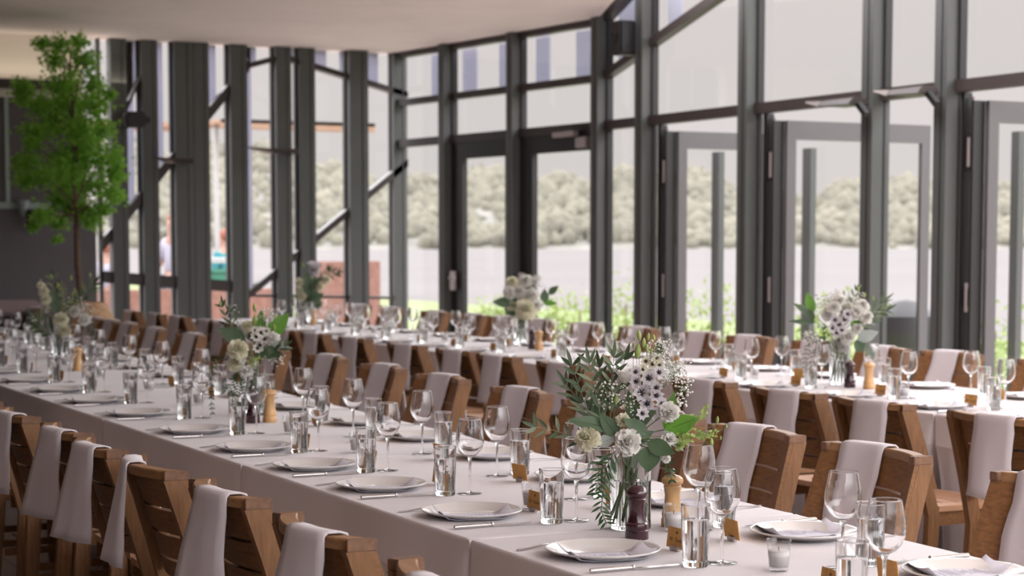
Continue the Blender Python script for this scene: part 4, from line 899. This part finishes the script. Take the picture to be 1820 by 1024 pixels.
# anemone bouquet, middle of the front table
b = Bouquet(-7.71, 2.66, 437, 741, 'mixed bouquet with black-centred white flowers and trailing fern on the front table', 'clear glass cylinder vase of the anemone bouquet, behind the tall tumbler', 2)
b.stems(8)
b.olive((405,640),(383,550), 5, .02, .03, .06, .012); b.olive((410,640),(398,560), 4, .0, .0, .06, .012); b.olive((460,640),(495,618), 4, -.03, -.05, .055, .016)
b.big((425,610),(375,588), 26, 'euca', 0, 0); b.big((462,605),(500,560), 26, 'euca2', .02, .04); b.big((447,600),(450,556), 18, 'euca2', .04, .05); b.big((460,625),(487,632), 24, 'euca', -.02, -.04); b.big((470,612),(506,620), 12, 'pale', -.03, -.05); b.big((455,640),(447,612), 22, 'euca', -.02, 0); b.big((430,640),(410,612), 20, 'euca')
b.ruffle((415,622), 19, 'ivory', -.07); b.ruffle((408,648), 14, 'ivory', -.04); b.ruffle((430,583), 11, 'ivory', 0); b.ruffle((473,604), 12, 'white', -.03); b.ruffle((430,662), 12, 'white', -.06, 4, None, 'stock_flower'); b.ruffle((420,640), 8, 'white', -.06, 4, None, 'stock_flower')
for px_, py_, r_ in ((455,594,9),(446,602,9),(461,606,9),(453,616,9),(445,590,7),(464,592,7),(448,622,8)): b.star((px_, py_), r_, -.04, 'white')
for px_, py_, h_ in ((441,550,16),(441,573,22),(476,585,12),(437,588,14),(381,543,9),(478,565,10)): b.bud((px_, py_), h_, (440,640), .0)
b.gyp((460,565), 14, 14, 60, (445,620), .03, 'white', (.003,.005)); b.gyp((425,590), 18, 16, 60, (440,640), .03); b.gyp((480,645), 12, 9, 22, (450,640), 0, 'white', (.003,.0055)); b.gyp((400,560), 12, 14, 30, (430,630), .05)
b.spike((438,650),(452,640), 9, 40, 'lime', -.05)
b.frond([(420,655),(412,680),(410,705)], 10, .05, 'fern', -.03); b.frond([(425,650),(430,690),(425,720)], 10, .05, 'fern', 0); b.frond([(405,645),(385,635),(370,648),(366,680),(364,715),(366,740)], 15, .028, 'fern', -.02); b.frond([(415,665),(400,690),(392,700)], 6, .04, 'fern', -.02); b.frond([(438,655),(440,690)], 7, .05, 'fern', -.04)

# hyacinth bouquet, far end of the front table
b = Bouquet(-12.06, 2.85, 101, 640, 'loose bouquet with a tall cream hyacinth spike and greenery far along the front table', 'clear glass cylinder vase of the hyacinth bouquet at the far end', 3)
b.stems(6)
b.spike((80,560),(71,505), 11, 130, 'ivory', 0); b.ruffle((75,520), 9, 'ivory', -.02, 5, None, 'hyacinth_floret', False); b.ruffle((70,510), 6, 'ivory', -.02, 5, None, 'hyacinth_floret', False); b.ruffle((80,535), 9, 'ivory', -.02, 5, None, 'hyacinth_floret', False)
b.big((95,560),(88,518), 16, 'euca', 0, 0); b.big((110,560),(97,570), 16, 'euca', 0, 0); b.olive((120,560),(160,510), 6, .02, .03, .09, .02); b.olive((95,560),(88,500), 4, .02, .03, .08, .018); b.olive((100,600),(66,570), 5, -.02, -.03, .12, .02); b.olive((100,600),(70,585), 5, -.04, -.05, .12, .02)
b.ruffle((107,570), 13, 'ivory', -.05); b.ruffle((112,590), 11, 'ivory', -.05); b.ruffle((75,580), 12, 'white', -.02); b.ruffle((128,556), 10, 'white', 0); b.ruffle((146,572), 11, 'white', -.02, 4, None, 'stock_flower')
b.gyp((148,560), 12, 18, 60, (120,590), 0, 'white', (.004,.007)); b.gyp((130,545), 14, 16, 50, (115,590), 0, 'white', (.004,.006)); b.spike((115,570),(105,505), 12, 80, 'lime', 0); b.spike((120,560),(128,520), 10, 50, 'lime', .02)
b.frond([(150,575),(158,590),(160,605)], 7, .05, 'fern', 0); b.frond([(98,600),(98,630)], 8, .06, 'fern', 0)
for px_, py_, h_ in ((99,510,12),(123,497,10),(157,492,9),(88,495,9)): b.bud((px_, py_), h_, (110,590), .0)

# fern bouquet on the rear table
b = Bouquet(-7.94, 5.99, 1493, 686, 'loose white bouquet with silvery leaves and a trailing fern, rear table near the mills', 'clear glass cylinder vase of the fern bouquet on the rear table', 4)
b.stems(8)
b.big((1446,560),(1434,522), 16, 'euca2', .02, .03); b.big((1446,565),(1410,540), 12, 'euca', 0, 0); b.big((1450,575),(1400,573), 8, 'euca', 0, 0); b.big((1436,552),(1446,578), 14, 'euca', 0, 0)
b.big((1520,605),(1556,590), 20, 'pale', -.05, -.07); b.big((1515,610),(1540,622), 26, 'euca', -.04, -.04); b.big((1540,615),(1548,643), 16, 'euca', -.04, -.05); b.big((1515,590),(1530,570), 18, 'euca2', 0, 0)
b.olive((1520,590),(1570,540), 7, .02, .03, .09, .012); b.olive((1510,590),(1575,555), 6, .02, .03, .08, .02); b.olive((1500,580),(1523,520), 5, .03, .05, .06, .012)
for c_, r_, m__ in (((1530,545),14,'white'),((1537,565),12,'white'),((1520,555),13,'white'),((1500,552),14,'white'),((1478,548),13,'white'),((1490,535),11,'white'),((1470,560),12,'white'),((1505,600),14,'white'),((1497,620),13,'white'),((1488,612),10,'white'),((1522,585),10,'white')): b.ruffle(c_, r_, m__, b.q.uniform(-.06,.03), 5)
for px_, py_, r_ in ((1497,570,9),(1487,578,9),(1502,560,8),(1480,570,8),(1492,588,8),(1475,585,8),(1483,592,8)): b.star((px_, py_), r_, -.06)
b.gyp((1500,535), 34, 14, 160, (1490,600), .03, 'white', (.003,.006)); b.gyp((1468,545), 22, 20, 110, (1480,600), .0, 'white', (.003,.006)); b.gyp((1440,600), 12, 10, 60, (1470,600), -.02, 'white', (.004,.008)); b.gyp((1515,560), 24, 20, 80, (1490,600), .0, 'lime', (.003,.005))
b.spike((1470,610),(1460,580), 12, 60, 'fern', 0); b.frond([(1475,600),(1455,615),(1447,640),(1440,660)], 11, .06, 'fern', 0); b.frond([(1460,600),(1436,610),(1430,640),(1428,675)], 12, .035, 'fern', -.03); b.frond([(1478,605),(1470,640),(1465,650)], 8, .06, 'fern', 0)
for px_, py_, h_ in ((1525,517,10),(1552,532,9),(1500,522,9),(1537,527,9)): b.bud((px_, py_), h_, (1500,590), .02)

# peony bouquet on the rear table
b = Bouquet(-12.02, 6.20, 936, 616, 'compact cream peony bouquet with broad green leaves in the middle of the rear table', 'clear glass cylinder vase of the peony bouquet on the rear table', 5)
b.stems(6)
b.ruffle((915,522), 12, 'white', -.04); b.ruffle((944,550), 20, 'ivory', -.06, 7, None, 'peony'); b.ruffle((920,503), 11, 'ivory', 0); b.ruffle((945,500), 11, 'white', 0); b.ruffle((933,520), 12, 'white', -.02); b.ruffle((955,525), 12, 'white', -.02); b.ruffle((918,545), 9, 'ivory', -.03); b.ruffle((963,545), 10, 'white', 0); b.ruffle((938,535), 10, 'ivory', 0)
b.big((920,540),(884,540), 18, 'euca', -.04, -.05); b.big((935,545),(905,530), 16, 'euca', -.02, -.03); b.big((930,560),(905,552), 14, 'euca', 0, 0); b.big((977,540),(977,515), 14, 'euca', 0, 0); b.big((985,526),(1001,509), 14, 'euca', 0, 0); b.big((975,541),(1000,540), 12, 'euca2', 0, 0); b.big((950,565),(925,562), 16, 'euca', 0, 0); b.big((950,570),(975,540), 5, 'euca', 0, 0)
b.gyp((958,502), 13, 11, 130, (940,560), 0, 'white', (.004,.007)); b.gyp((930,510), 24, 14, 70, (940,560), .02, 'white', (.003,.006)); b.gyp((935,545), 20, 24, 60, (938,580), -.02, 'lime', (.003,.006)); b.gyp((990,565), 12, 12, 26, (950,580), 0, 'lime', (.003,.006))

# tall rose bouquet at the far end of the rear table
b = Bouquet(-16.16, 6.15, 560, 578, 'tall narrow bouquet with pale roses at the far end of the rear table', 'clear glass cylinder vase of the rose bouquet at the far end', 6)
b.stems(5)
b.rose((566,478), 11, 'lilac', 0); b.ruffle((566,484), 9, 'lilac', -.03); b.ruffle((540,505), 8, 'ivory', -.02); b.ruffle((575,512), 8, 'ivory', -.04); b.ruffle((586,500), 8, 'ivory', 0); b.ruffle((543,530), 8, 'ivory', -.02); b.ruffle((538,520), 7, 'ivory', 0); b.ruffle((556,500), 7, 'ivory', .02)
for q1, q2, w_ in (((560,520),(550,485),14),((562,520),(575,495),12),((560,530),(545,500),14),((565,535),(582,525),14),((560,540),(572,520),16),((555,540),(545,525),12),((560,550),(550,530),14),((565,550),(578,538),14),((560,515),(556,490),12)): b.big(q1, q2, w_, 'euca', b.q.uniform(-.05,.05), b.q.uniform(-.05,.05))
b.olive((565,520),(588,485), 5, 0, 0, .08, .02); b.olive((585,490),(605,488), 3, 0, 0, .09, .022); b.frond([(548,545),(540,560),(536,572)], 8, .07, 'fern', -.03); b.spike((560,540),(560,500), 14, 60, 'fern', 0)
b.bud((546,474), 10, (555,520))
